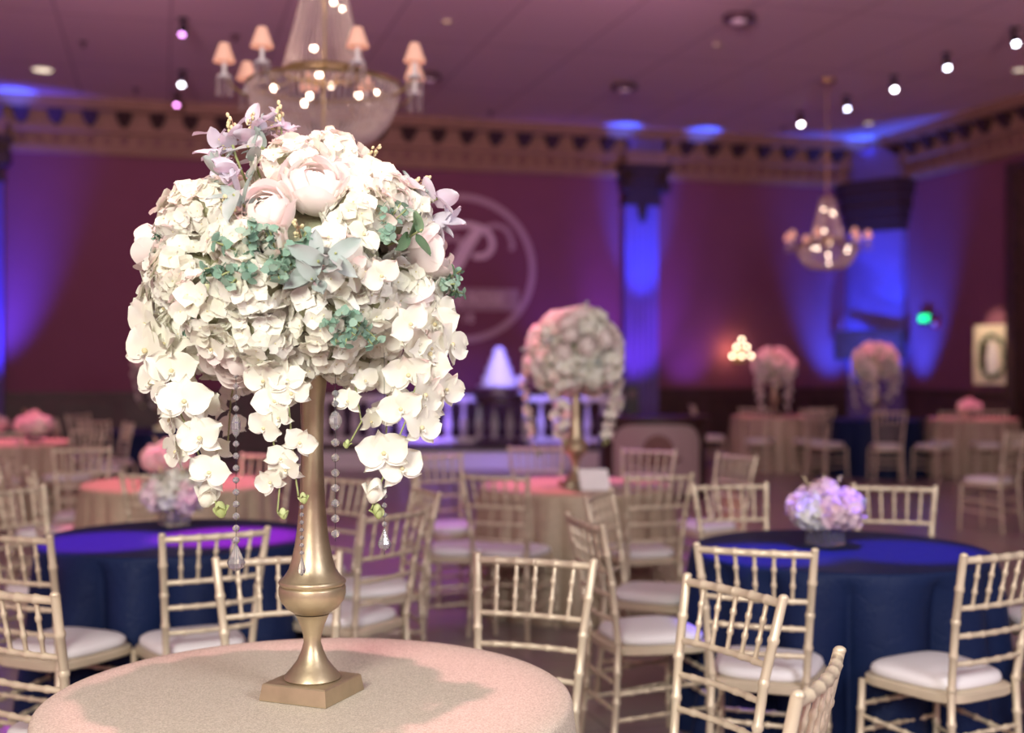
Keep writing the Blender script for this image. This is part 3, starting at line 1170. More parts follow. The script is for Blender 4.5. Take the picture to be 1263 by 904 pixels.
def leaf_sprig_mesh(seed, m, n=5, L=0.07, W=0.03, spread=1.0):
    r = random.Random(seed)
    mb = MB()
    mb.tube([(0, 0, -0.05), (0, 0, 0.0), (0.004, 0, 0.03)], 0.0022, M['stem'], 5)
    for k in range(n):
        t = 2 * PI * k / n + r.uniform(-.4, .4)
        mt = Matrix.Translation((r.uniform(-.008, .008), r.uniform(-.008, .008), 0.045 * k / n - 0.01)) @ Matrix.Rotation(t, 4, 'Z') @ Matrix.Rotation(r.uniform(-0.1, 1.35) * spread, 4, 'X') @ Matrix.Rotation(r.uniform(-.6, .6), 4, 'Y')
        s_ = r.uniform(0.75, 1.15)
        petal(mb, m, mt, L * s_, W * s_, 0.3, r.uniform(-.05, .4), 0.12, 7, 2)
    return mb.mesh('leaf_sprig', True)


def euca_mesh(seed):
    """dense spray of small round leaves"""
    r = random.Random(seed)
    mb = MB()
    for b_ in range(5):
        d = Vector((r.uniform(-.8, .8), r.uniform(-.8, .8), 1)).normalized()
        pts = [d * 0.012 * k + Vector((0, 0, -0.02)) for k in range(6)]
        mb.tube(pts, 0.0014, M['stem'], 4)
        for p in pts[1:]:
            for q in range(3):
                nn = (d + Vector((r.uniform(-1, 1), r.uniform(-1, 1), r.uniform(-1, 1)))).normalized()
                petal(mb, M['euca_leaf'], basis(nn, r.uniform(0, 6), p), 0.014, 0.013, 0.2, 0.1, 0.0, 3, 1)
    return mb.mesh('eucalyptus_sprig', True)


def berry_mesh(seed, L=0.07):
    r = random.Random(seed)
    mb = MB()
    pts = [Vector((0.006 * math.sin(k), 0.0, L * k / 5 - 0.03)) for k in range(6)]
    mb.tube(pts, 0.0013, M['twig'], 5)
    for k in range(2, 6):
        for q in range(3):
            c = pts[k] + Vector((r.uniform(-.011, .011), r.uniform(-.011, .011), r.uniform(-.004, .008)))
            mb.tube([pts[k], c], 0.0009, M['twig'], 4)
            mb.ball(c, 0.0042, M['bud'], 6, 5, (1, 1, 1.35))
    return mb.mesh('bud_sprig', True)


def budlet_mesh(m, R=0.014):
    mb = MB()
    mb.ball((0, 0, 0), R, m, 9, 7, (1, 0.85, 1.5))
    for t in (0, 2.1, 4.2):
        petal(mb, m, Matrix.Translation((0, 0, R * 1.2)) @ Matrix.Rotation(t, 4, 'Z') @ Matrix.Rotation(-1.25, 4, 'X'), R * 2.2, R * 1.9, 0.4, -0.25, 0.6, 4, 1)
    return mb.mesh('orchid_bud', True)


HYD = [hydrangea_mesh(k, M['white_petal']) for k in range(4)]
HYDP = [hydrangea_mesh(20 + k, M['pink_petal']) for k in range(2)]
ROSE = [rose_mesh(k, M['blush_petal']) for k in range(3)]
WROSE = [rose_mesh(10 + k, M['white_petal'], 0.05) for k in range(2)]
ORCH = [orchid_mesh(k) for k in range(5)]
SAGE = [leaf_sprig_mesh(k, M['sage_leaf'], 5, 0.058, 0.028) for k in range(3)]
LILAC = [leaf_sprig_mesh(5 + k, M['lilac_leaf'], 7, 0.046, 0.032) for k in range(3)]
GREENL = [leaf_sprig_mesh(9, M['green_leaf'], 4, 0.055, 0.026)]
EUCA = [euca_mesh(k) for k in range(2)]
BERRY = [berry_mesh(k) for k in range(2)]
BUDW = budlet_mesh(M['orchid_petal'])
BUDG = budlet_mesh(M['green_bud'], 0.009)


def put(name, me, parent, loc, nrm, roll=0.0, s=1.0):
    o = bpy.data.objects.new(name, me)
    COL.objects.link(o)
    o.parent = parent
    m = basis(nrm, roll, loc, s)
    o.matrix_basis = m
    return o


def orchid_spray(root, pts, seed, step=0.05, size=1.0, buds=2, spread=0.026, out=None):
    """pts in the arrangement's own frame, from the ball down to the tip"""
    r = random.Random(seed)
    pts = [Vector(p) for p in pts]
    fine = []
    for i in range(len(pts) - 1):
        for k in range(6):
            fine.append(pts[i].lerp(pts[i + 1], k / 6))
    fine.append(pts[-1])
    mb = MB()
    mb.tube(fine, 0.0022, M['stem'], 5)
    stem = mb.build('orchid_spray', root, auto=None)
    L = sum((fine[i + 1] - fine[i]).length for i in range(len(fine) - 1))
    n = max(2, int(L / step))
    side = 1
    for k in range(n + 1):
        d = L * k / n
        i = 0
        while i < len(fine) - 2 and d > (fine[i + 1] - fine[i]).length:
            d -= (fine[i + 1] - fine[i]).length
            i += 1
        p = fine[i]
        o = Vector((p.x, p.y, 0))
        o = o.normalized() if o.length > 0.03 else Vector((0, -1, 0))
        if out is not None:
            o = (o * 0.4 + Vector(out)).normalized()
        lat = Vector((-o.y, o.x, 0))
        side = -side
        pos = p + lat * side * spread * r.uniform(0.6, 1.1) + o * r.uniform(0.006, 0.022)
        nrm = o + lat * side * r.uniform(0.1, 0.8) + Vector((0, 0, r.uniform(-0.35, 0.25)))
        if k > n - buds:
            q = obj('orchid_bud', BUDW if k < n else BUDG, stem)
            q.matrix_basis = basis((-0.1 * side, 0, -1) + o * 0.2 if False else Vector((0.2 * side, -0.1, -1)), r.uniform(0, 6), p + lat * side * 0.012 + Vector((0, 0, -0.012)), size * (1.15 if k < n else 1.1))
            continue
        q = bpy.data.objects.new('orchid_bloom', ORCH[r.randrange(5)])
        COL.objects.link(q)
        q.parent = stem
        yaw = Matrix.Rotation(r.uniform(-0.6, 0.6), 4, 'Z')
        nrm = nrm.normalized()
        # sepals upright: build an explicit frame with local +Y roughly up
        z = nrm
        x = Vector((0, 0, 1)).cross(z).normalized()
        y = z.cross(x).normalized()
        fr = Matrix((x, y, z)).transposed().to_4x4()
        s_ = size * (1.08 - 0.28 * k / n) * r.uniform(0.88, 1.1)
        q.matrix_basis = Matrix.Translation(pos) @ fr @ yaw @ Matrix.Scale(s_, 4)
    return stem


def flower_ball(root, seed, rx=0.275, rz=0.245, n=46, skip=None, zc=0.0, zmin=-0.75, pink=0.0, s=1.0, roses=0.18, leaves=0.1, xc=0.0):
    """hydrangea heads and roses spread evenly over an ellipsoid round the arrangement's origin"""
    r = random.Random(seed)
    for k in range(n):
        z = 1 - (1 - zmin) * (k + 0.5) / n
        ph = k * 2.39996 + r.uniform(-.15, .15)
        q = math.sqrt(max(0, 1 - z * z))
        nrm = Vector((q * math.cos(ph), q * math.sin(ph), z))
        p = Vector((nrm.x * rx + xc, nrm.y * rx, nrm.z * rz + zc))
        if skip and skip(p):
            continue
        u = r.random()
        if u < roses:
            put('rose', ROSE[r.randrange(3)], root, p * 1.08, nrm, r.uniform(0, 6), r.uniform(0.9, 1.3) * s)
        elif u < roses + leaves:
            put('hydrangea', HYD[r.randrange(4)], root, p * 0.92, nrm, r.uniform(0, 6), 0.9 * s)
            put('leaf_sprig', SAGE[r.randrange(2)], root, p * 1.14, nrm, r.uniform(0, 6), r.uniform(0.8, 1.0) * s)
        else:
            mm = HYDP[r.randrange(2)] if r.random() < pink else HYD[r.randrange(4)]
            put('hydrangea', mm, root, p, nrm, r.uniform(0, 6), r.uniform(0.88, 1.12) * s)


# ------------------------------------------------------------------ the big arrangement
VB = P(385, 858, 0.76)                       # foot of the tall vase in front
tall_vase(VB, 0.761, math.radians(-22), 'tall gold trumpet vase with square base standing on the glitter tablecloth in front')
BZ = EYE - (322 - HOR) / F * VB.y            # height of the ball centre
fl = empty('floral_arrangement', (VB.x, VB.y, BZ))
tag(fl, 'big ball of white hydrangeas, blush roses and trailing orchids in the front gold vase', 'flower arrangement', 'tall floral centrepieces')
KP = F / VB.y


def L(px, py, dy=0.0):
    """a place of the arrangement in its own frame; dy towards the back"""
    p = PD(px, py, VB.y + dy)
    return p - Vector((VB.x, VB.y, BZ))


mb = MB()
mb.ball((-0.045, 0, -0.02), 0.205, M['foam'], 24, 16, (1, 1, 0.92))
mb.tube([(0, 0, -0.25), (0, 0, -0.1)], [0.04, 0.12], M['foam'], 12)
mb.build('moss_ball', fl, auto=None)


BO = Vector(L(360, 334))      # centre of the ball, a little left of the vase


def front(px, py, rx=0.272, rz=0.245):
    """point and outward direction of the ball's near side at a pixel"""
    q = L(px, py) - BO
    x, z = q.x, q.z
    k = 1 - (x / rx) ** 2 - (z / rz) ** 2
    y = -rx * math.sqrt(max(0.0, k))
    if k < 0:
        y = 0.0
    n = Vector((x / rx ** 2, y / rx ** 2, z / rz ** 2)).normalized()
    return L(px, py, y), n


specials = []


def place(kind, px, py, s=1.0, roll=None, push=0.0, name=None, tilt=(0, 0, 0)):
    q, n = front(px, py)
    nn = (n + Vector(tilt)).normalized()
    me = {'rose': ROSE, 'wrose': WROSE, 'hyd': HYD, 'sage': SAGE, 'lilac': LILAC, 'green': GREENL, 'euca': EUCA, 'berry': BERRY, 'orch': ORCH}[kind]
    nm = {'rose': 'rose', 'wrose': 'rose', 'hyd': 'hydrangea', 'sage': 'leaf_sprig', 'lilac': 'leaf_sprig', 'green': 'leaf_sprig', 'euca': 'eucalyptus_sprig', 'berry': 'bud_sprig', 'orch': 'orchid_bloom'}[kind]
    specials.append(q)
    return put(nm, random.choice(me), fl, q + n * push, nn, random.uniform(0, 6) if roll is None else roll, s)


# roses and peonies seen in front
place('rose', 388, 238, 1.32, push=0.01)
place('rose', 333, 268, 1.15, push=0.012)
place('rose', 190, 308, 0.95, push=0.0)
place('rose', 525, 312, 1.15, push=0.0)
place('wrose', 340, 305, 0.7, push=0.02)
place('orch', 402, 300, 0.85, push=0.03)
place('orch', 440, 297, 0.85, push=0.03)
place('orch', 268, 300, 0.8, push=0.02)
place('rose', 505, 372, 1.2, push=0.01)
place('orch', 520, 345, 1.0, push=0.02)
# hydrangeas of the crown
for (x, y, s_) in ((240, 275, 1.05), (262, 262, 0.9), (365, 205, 0.8), (405, 203, 0.95), (425, 215, 0.8), (462, 248, 1.0), (495, 262, 0.85), (440, 262, 0.95), (230, 335, 1.0), (300, 300, 0.8)):
    place('hyd', x, y, s_)
# grey, lilac and green foliage
for (k, x, y, s_) in (('lilac', 300, 215, 1.5), ('sage', 322, 222, 1.2), ('lilac', 325, 192, 1.4), ('sage', 288, 238, 1.15), ('lilac', 305, 248, 1.2), ('sage', 312, 268, 1.2), ('sage', 330, 205, 1.1), ('lilac', 285, 228, 1.1),
                      ('lilac', 350, 193, 1.2), ('lilac', 498, 268, 1.5), ('lilac', 514, 288, 1.2), ('sage', 478, 258, 1.1), ('green', 484, 300, 1.2), ('sage', 392, 330, 1.45), ('sage', 404, 322, 1.2), ('lilac', 282, 205, 1.2), ('sage', 385, 345, 1.1), ('green', 530, 348, 0.8)):
    place(k, x, y, s_, push=0.045)
for (x, y, s_) in ((320, 320, 1.7), (308, 335, 1.5), (345, 322, 1.4), (368, 318, 1.3), (225, 318, 1.0), (430, 385, 1.4), (528, 352, 1.2), (465, 290, 1.3), (412, 388, 1.0), (262, 392, 0.8)):
    place('euca', x, y, s_, push=0.04)
for (x, y, s_, t) in ((346, 178, 1.15, (0, 0, 1.5)), (296, 190, 1.1, (-0.2, 0, 1.2)), (292, 205, 0.8, (-0.6, 0, 0.6)), (446, 212, 0.8, (0.5, 0, 0.6)), (496, 246, 1.0, (0.5, 0, 0.9)), (315, 178, 0.8, (0, 0, 1.4)), (372, 300, 1.0, (0, -0.2, 0.3)), (300, 280, 1.1, (0, 0, 0.3))):
    place('berry', x, y, s_, push=0.04, tilt=t)


def near_special(p):
    if p.y > 0.08 or p.z < -0.02:
        return False
    return any((p - q).length < 0.062 for q in specials)


flower_ball(fl, 5, 0.255, 0.225, 58, near_special, BO.z, -0.92, 0.0, 0.98, 0.03, 0.0, BO.x)
# orchids standing out on both flanks
rr = random.Random(3)
for (x, y, dy, s_) in ((182, 345, 0.0, 1.0), (175, 365, -0.03, 0.9), (185, 400, 0.0, 1.0), (205, 380, -0.08, 1.0), (215, 345, -0.1, 0.9), (545, 355, 0.0, 0.9), (540, 400, -0.02, 1.05), (530, 430, -0.08, 1.0), (548, 330, 0.04, 0.8), (205, 425, -0.12, 1.05), (545, 385, -0.03, 0.9),
                       (240, 380, -0.2, 1.0), (505, 400, -0.18, 1.0), (262, 430, -0.2, 0.95), (470, 340, -0.26, 0.9), (355, 470, -0.2, 0.9), (200, 320, 0.05, 0.8)):
    q = L(x, y, dy)
    n = Vector((q.x, q.y - 0.16, -0.02 + rr.uniform(-.2, .2))).normalized()
    x_ = Vector((0, 0, 1)).cross(n).normalized()
    y_ = n.cross(x_).normalized()
    fr = Matrix((x_, y_, n)).transposed().to_4x4()
    o = bpy.data.objects.new('orchid_bloom', ORCH[rr.randrange(5)])
    COL.objects.link(o)
    o.parent = fl
    o.matrix_basis = Matrix.Translation(q) @ fr @ Matrix.Rotation(rr.uniform(-1, 1), 4, 'Z') @ Matrix.Scale(s_, 4)

sprays = [
    ([(200, 400, -.06), (205, 450, -.11), (216, 495, -.13), (236, 540, -.13), (258, 590, -.12), (268, 628, -.12)], 0.040, 1.34, 2, 0.034),
    ([(240, 420, -.06), (240, 470, -.05), (250, 520, -.05), (262, 560, -.05)], 0.045, 1.1, 0, 0.025),
    ([(350, 455, -.17), (356, 500, -.19), (360, 545, -.195), (364, 585, -.20), (368, 612, -.20)], 0.048, 0.9, 1, 0.020),
    ([(335, 470, -.17), (334, 520, -.19), (340, 565, -.20), (345, 600, -.20), (342, 632, -.20)], 0.052, 0.9, 1, 0.018),
    ([(510, 420, -.08), (515, 470, -.12), (500, 520, -.14), (482, 565, -.14), (466, 605, -.14), (458, 628, -.14)], 0.042, 1.25, 2, 0.032),
    ([(540, 400, -.02), (540, 450, -.04), (532, 495, -.04), (522, 535, -.04)], 0.045, 1.2, 1, 0.022),
    ([(436, 450, -.10), (440, 490, -.10), (446, 520, -.10), (432, 545, -.10)], 0.045, 0.75, 1, 0.022),
    ([(480, 430, -.04), (478, 480, -.05), (482, 520, -.05)], 0.040, 0.9, 0, 0.03),
    ([(300, 430, .20), (285, 490, .22), (280, 560, .22)], 0.05, 0.9, 1, 0.02),
    ([(470, 430, .20), (478, 490, .22), (476, 550, .22)], 0.05, 0.9, 1, 0.02),
]
for i, (pts, step, size, buds, spread) in enumerate(sprays):
    orchid_spray(fl, [L(*p) for p in pts], 40 + i, step, size, buds, spread, out=None if pts[0][2] > 0 else (0, -0.7, 0))


# crystal garlands hanging from the ball
def garland(px, y0, y1, dy, beads, label, up=0.04):
    """beads: list of (pixel row, radius, half height)"""
    top = PD(px, y0, VB.y + dy)
    root = empty('crystal_garland', top)
    mb = MB()
    zz = lambda y: -(y - y0) / KP
    mb.tube([(0, 0, up), (0, 0, zz(y1))], 0.0006, M['black'], 4)
    mb.build('thread', root, auto=None)
    mb = MB()
    for (y, r_, h_, drop) in beads:
        z = zz(y)
        if drop:
            prof = [(0.0006, h_), (r_ * 0.25, h_ * 0.7), (r_ * 0.6, h_ * 0.2), (r_, -h_ * 0.4), (r_ * 0.8, -h_ * 0.75), (r_ * 0.3, -h_ * 0.97), (0.0005, -h_)]
        else:
            prof = [(0.0006, h_), (r_ * 0.6, h_ * 0.75), (r_, h_ * 0.25), (r_, -h_ * 0.25), (r_ * 0.6, -h_ * 0.75), (0.0006, -h_)]
        prof = prof[::-1]
        mb.lathe(prof, M['crystal'], 8, Matrix.Translation((0, 0, z)))
    mb.build('crystal_beads', root, smooth=False)
    return tag(root, label, 'crystal garland', 'crystal strands hanging from the flower ball')


b1 = [(y, 0.0068, 0.0068, False) for y in range(462, 505, 13)] + [(521, 0.011, 0.026, False)] + [(y, 0.0072 + 0.000012 * (y - 540), 0.0072 + 0.000012 * (y - 540), False) for y in range(542, 655, 14)] + [(673, 0.0205, 0.031, True)]
garland(291, 455, 690, -.17, b1, 'longest crystal strand, left of the gold vase, ending in a large teardrop')
b2 = [(485, 0.008, 0.008, False), (497, 0.008, 0.008, False), (517, 0.0145, 0.023, False)] + [(y, 0.0098, 0.0098, False) for y in range(543, 660, 18)]
garland(413.5, 478, 660, -.12, b2, 'crystal strand of round beads just right of the gold vase stem')
b3 = [(y, 0.0052, 0.0052, False) for y in range(625, 680, 9)] + [(694, 0.009, 0.022, True)]
garland(372, 612, 706, -.125, b3, 'thin crystal strand hanging in front of the gold vase', 0.30)
b4 = [(y, 0.0062, 0.0062, False) for y in range(600, 645, 11)] + [(662, 0.0155, 0.025, True)]
garland(474, 590, 680, -.13, b4, 'short crystal strand with a teardrop under the right orchid spray', 0.28)


# ------------------------------------------------------------------ other tall centrepieces
def tall_centre(center, ball_px, vlabel, flabel, seed, n=44, s=1.0, spr=5, pink=0.0, dz=0.0):
    tall_vase(center, 0.761, 0.3, vlabel)
    bz = EYE - (ball_px - HOR) / F * center[1]
    root = empty('floral_arrangement', (center[0], center[1], bz))
    tag(root, flabel, 'flower arrangement', 'tall floral centrepieces')
    mb = MB()
    mb.ball((0, 0, 0), 0.21, M['foam'], 16, 10)
    low = 0.761 + 0.78 - bz
    mb.tube([(0, 0, low), (0, 0, -0.1)], [0.05, 0.12], M['foam'], 10)
    mb.build('moss_ball', root, auto=None)
    flower_ball(root, seed, 0.24, 0.22, n, None, 0.0, -0.9, pink, 1.08, 0.50, 0.16)
    r = random.Random(seed)
    for k in range(spr):
        t = 2 * PI * k / spr + 0.55
        c, s_ = math.cos(t), math.sin(t)
        ln = r.uniform(0.30, 0.50)
        orchid_spray(root, [(c * .28, s_ * .28, -.05), (c * .31, s_ * .31, -.20), (c * .27, s_ * .27, -.20 - ln * 0.5), (c * .22, s_ * .22, -.20 - ln)], seed + k, 0.058, 1.05, 1, 0.03)
    return root


VM = P(710, 601, 0.76)
tall_centre(VM, 434, 'second tall gold vase on the beige table beside the white tent card', 'ball of blush and white roses in the second gold vase, pink on its left', 61, 52, spr=5)
tall_centre(T_3, 452, 'far gold vase on the distant beige table', 'distant flower ball right of the wall candles, glowing pink on top', 62, 30, spr=4)
tall_centre(T_4, 447, 'far gold vase on the distant navy table', 'distant flower ball in front of the blue corner, pink on top and pale green below', 63, 34, spr=5)
tall_centre(T_W, 440, 'far gold vase on the far left navy table', 'pink-lit flower ball peeping out left behind the big arrangement', 64, 30, spr=4, pink=0.4)


# low bouquets in glass cubes
def low_bouquet(center, label, vlabel, seed, s=1.0, pink=0.3, n=9):
    root = empty('glass_cube_vase', (center[0], center[1], 0.761), 0.6)
    tag(root, vlabel, 'vase', 'glass cube vases')
    mb = MB()
    w, t, h = 0.058 * s, 0.005, 0.105 * s
    mb.box((-w, -w, 0), (w, w, 0.008), M['glass_vase'])
    for (x0, y0, x1, y1) in ((-w, -w, w, -w + t), (-w, w - t, w, w), (-w, -w + t, -w + t, w - t), (w - t, -w + t, w, w - t)):
        mb.box((x0, y0, 0.008), (x1, y1, h), M['glass_vase'])
    mb.build('glass_walls', root, smooth=False)
    bq = empty('low_bouquet', (center[0], center[1], 0.761 + h))
    tag(bq, label, 'bouquet', 'low hydrangea bouquets')
    r = random.Random(seed)
    mb = MB()
    for k in range(10):
        x, y = r.uniform(-.03, .03) * s, r.uniform(-.03, .03) * s
        mb.tube([(x, y, -h + 0.01), (x * 1.6, y * 1.6, 0.03)], 0.003, M['stem'], 5)
    mb.ball((0, 0, 0.045 * s), 0.075 * s, M['foam'], 12, 8, (1.1, 1.1, 0.7))
    mb.build('stems', bq, auto=None)
    for k in range(n):
        if k == 0:
            p, nrm = Vector((0, 0, 0.095 * s)), Vector((0, 0, 1))
        else:
            t = 2 * PI * k / (n - 1)
            up = 0.35 if k % 2 else 0.75
            nrm = Vector((math.cos(t), math.sin(t), up)).normalized()
            p = Vector((math.cos(t) * 0.088 * s, math.sin(t) * 0.088 * s, 0.03 * s + 0.03 * s * up))
        me = (HYDP if r.random() < pink else HYD)
        put('hydrangea', random.choice(me), bq, p, nrm, r.uniform(0, 6), 0.92 * s)
    for k in range(3):
        t = r.uniform(-0.7, 0.7)
        put('leaf_sprig', SAGE[k % 2], bq, (math.cos(t) * 0.13 * s, math.sin(t) * 0.13 * s, 0.06 * s), (math.cos(t), math.sin(t), 0.8), r.uniform(0, 6), 0.7 * s)
    for k in range(3):
        t = r.uniform(0, 6)
        put('bud_sprig', BERRY[k % 2], bq, (math.cos(t) * 0.07 * s, math.sin(t) * 0.07 * s, 0.15 * s), (math.cos(t) * .5, math.sin(t) * .5, 1), r.uniform(0, 6), 0.8 * s)
    return bq


low_bouquet(P(1018, 672, 0.76), 'low bouquet of pale pink and white hydrangeas on the blue-lit navy table', 'clear glass cube vase with dark stems on the blue-lit navy table', 71, 1.0, 0.45)
low_bouquet(P(215, 648, 0.76), 'low white and pink bouquet on the purple-lit navy table', 'glass cube vase on the purple-lit navy table', 72, 0.98, 0.2)
low_bouquet(P(206, 595, 0.76), 'pink bouquet on the pink-topped beige table behind the purple one', 'glass cube vase on the pink-topped beige table', 73, 1.0, 0.8)
low_bouquet(P(42, 546, 0.76), 'glowing pink low bouquet on the far left pink table', 'glass cube vase on the far left pink table', 74, 1.1, 0.9)
low_bouquet(P(-8, 540, 0.76), 'pink bouquet cut by the left edge of the photo on the far pink table', 'glass cube vase at the left edge of the photo', 77, 0.9, 0.9)
low_bouquet(P(1196, 516, 0.76), 'small pink bouquet on the distant pink-topped table on the right', 'glass cube vase on the distant pink-topped table', 75, 1.0, 0.9)

# tent card beside the second vase
mb = MB()
v = [(-0.09, -0.055, 0), (0.09, -0.055, 0), (0.075, 0.0, 0.125), (-0.105, 0.0, 0.125), (-0.09, 0.055, 0), (0.09, 0.055, 0)]
t = 0.0025
vv = [Vector(p) for p in v]
mb.add([vv[0], vv[1], vv[2], vv[3], vv[0] + Vector((0, t, 0)), vv[1] + Vector((0, t, 0)), vv[2] + Vector((0, t, -t)), vv[3] + Vector((0, t, -t))],
       [(0, 1, 2, 3), (7, 6, 5, 4), (0, 4, 5, 1), (1, 5, 6, 2), (3, 2, 6, 7), (0, 3, 7, 4)], M['card'])
mb.add([vv[5], vv[4], vv[3], vv[2], vv[5] - Vector((0, t, 0)), vv[4] - Vector((0, t, 0)), vv[3] - Vector((0, t, t)), vv[2] - Vector((0, t, t))],
       [(0, 1, 2, 3), (7, 6, 5, 4), (0, 4, 5, 1), (1, 5, 6, 2), (3, 2, 6, 7), (0, 3, 7, 4)], M['card'])
cp = P(734, 604, 0.76)
tag(mb.build('tent_card', loc=(cp.x, cp.y, 0.7612), rot=0.1, smooth=False), 'white folded tent card standing beside the foot of the second gold vase', 'card')

# ------------------------------------------------------------------ chandeliers
def chandelier(loc_z_bottom, x, y, label, phases, drop_to):
    root = empty('crystal_chandelier', (x, y, loc_z_bottom))
    R = 0.425
    zr = 0.345
    # brass rings and rod
    mb = MB()
    top = drop_to - loc_z_bottom
    mb.tube([(0, 0, 0.10), (0, 0, top)], 0.011, M['brass'], 8)
    mb.lathe([(0.09, top - 0.06), (0.11, top - 0.03), (0.11, top)], M['brass'], 20)
    mb.build('rod', root)
    mb = MB()

    def ring(r_, z, t_):
        n = 40
        pts = [(r_ * math.cos(2 * PI * i / n), r_ * math.sin(2 * PI * i / n), z) for i in range(n + 1)]
        mb.tube(pts, t_, M['brass'], 6)
    ring(R, zr, 0.013)
    ring(0.235, zr + 0.075, 0.012)
    for k in range(8):
        t = 2 * PI * k / 8
        mb.tube([(0.02 * math.cos(t), 0.02 * math.sin(t), zr), (0.235 * math.cos(t), 0.235 * math.sin(t), zr + 0.07), (R * math.cos(t), R * math.sin(t), zr)], 0.006, M['brass'], 5)
    mb.build('ring_frame', root)
    for r_, z in ((0.10, zr + 0.66), (0.10, 0.012)):
        mb = MB()
        ring(r_, z, 0.012)
        mb.build('end_ring', root)
    # bowl of bead strands
    mb = MB()
    for k in range(72):
        t = 2 * PI * k / 72
        n = 30
        for i in range(n):
            u = i / (n - 1)
            ang = u * PI / 2
            r_ = 0.10 + (R - 0.10) * math.cos(ang) ** 0.75
            z = zr - (zr - 0.015) * math.sin(ang) ** 1.25
            mb.octa((r_ * math.cos(t), r_ * math.sin(t), z), 0.0095, 0.011, M['veil'])
    o = mb.build('crystal_bowl', root, smooth=False)
    # tent of bead strands
    mb = MB()
    for k in range(48):
        t = 2 * PI * k / 48
        n = 36
        for i in range(n):
            u = i / (n - 1)
            r_ = 0.10 + 0.135 * (1 - u) ** 1.25
            z = zr + 0.075 + 0.585 * u
            mb.octa((r_ * math.cos(t), r_ * math.sin(t), z), 0.0080, 0.010, M['veil'])
    mb.build('crystal_tent', root, smooth=False)
    for ph in phases:
        t = math.radians(ph) - PI / 2
        c, s_ = math.cos(t), math.sin(t)
        mb = MB()
        pts = []
        for i in range(9):
            u = i / 8
            r_ = 0.30 + 0.25 * u
            z = zr - 0.02 - 0.075 * math.sin(u * PI) + 0.03 * u
            pts.append((r_ * c, r_ * s_, z))
        mb.tube(pts, 0.008, M['brass'], 6)
        q = Vector((0.55 * c, 0.55 * s_, zr + 0.01))
        mb.lathe([(0.012, -0.01), (0.042, 0.0), (0.036, 0.012), (0.012, 0.016), (0.011, 0.085)], M['white_paint'], 12, Matrix.Translation(q))
        arm = mb.build('arm', root)
        mb = MB()
        mb.lathe([(0.062, 0.085), (0.060, 0.088), (0.026, 0.185), (0.024, 0.187)], M['shade'], 16, Matrix.Translation(q), cap=False)
        mb.build('candle_shade', arm)
        for i in range(6):
            tt = 2 * PI * i / 6
            mb = MB()
            for k in range(5):
                mb.octa(q + Vector((0.04 * math.cos(tt), 0.04 * math.sin(tt), -0.01 - 0.021 * k)), 0.007, 0.011, M['veil'])
            mb.build('crystal_drop', arm, smooth=False)
    r = random.Random(11)
    spots = [(-0.24, -0.22, zr - 0.06), (0.22, -0.22, zr - 0.10), (-0.06, -0.30, zr - 0.16), (0.0, -0.18, zr + 0.02), (0.30, 0.0, zr - 0.03), (-0.10, 0.12, zr - 0.03), (0.03, 0.02, 0.10),
             (-0.05, -0.05, zr + 0.20), (0.06, -0.04, zr + 0.46), (-0.06, -0.04, zr + 0.50), (0.10, 0.02, zr + 0.44), (0.03, 0.08, zr + 0.02)]
    for (bx, by, bz) in spots:
        mb = MB()
        mb.ball((bx, by, bz), 0.0165, M['bulb'], 8, 6)
        mb.build('bulb', root)
    point('chandelier_glow', (x, y, loc_z_bottom + 0.40), 3.5, (1.0, 0.62, 0.42), 0.12)
    return tag(root, label, 'chandelier', 'crystal chandeliers')


c1 = PD(400, 182, 6.9)
chandelier(c1.z, c1.x, c1.y, 'large near crystal chandelier above the flower ball, its top cut by the frame', (-27, 27, -72, 72, -117, 117, -162, 162), H_CEIL)
c2 = PD(1020, 333, 17.2)
chandelier(c2.z, c2.x, c2.y, 'small distant crystal chandelier on a long rod before the blue corner', (-27, 27, -72, 72, -117, 117, -162, 162), H_CEIL)

# ------------------------------------------------------------------ ceiling fixtures
def on_ceiling(px, py):
    return P(px, py, H_CEIL)


def track_spot(px, py, col, strength, aim, label, lens=0.032):
    q = on_ceiling(px, py - 12)
    root = empty('ceiling_spotlight', (q.x, q.y, H_CEIL))
    mb = MB()
    mb.lathe([(0.055, -0.025), (0.06, -0.02), (0.06, 0.0)], M['black'], 16)
    mb.tube([(0, 0, -0.02), (0, 0, -0.10)], 0.010, M['black'], 6)
    mb.build('mount', root)
    d = Vector(aim).normalized()
    mt = basis(-d, 0, (0, 0, -0.13))
    mb = MB()
    mb.lathe([(0.042, -0.075), (0.045, -0.07), (0.045, 0.05), (0.03, 0.075)], M['black'], 16, mt)
    can = mb.build('lamp_can', root)
    mb = MB()
    mb.lathe([(lens, -0.079), (lens, -0.0755)], emit_mat('spot_lens', col, strength), 14, mt)
    mb.build('lens', can)
    tag(root, label, 'spotlight', 'ceiling track spotlights')


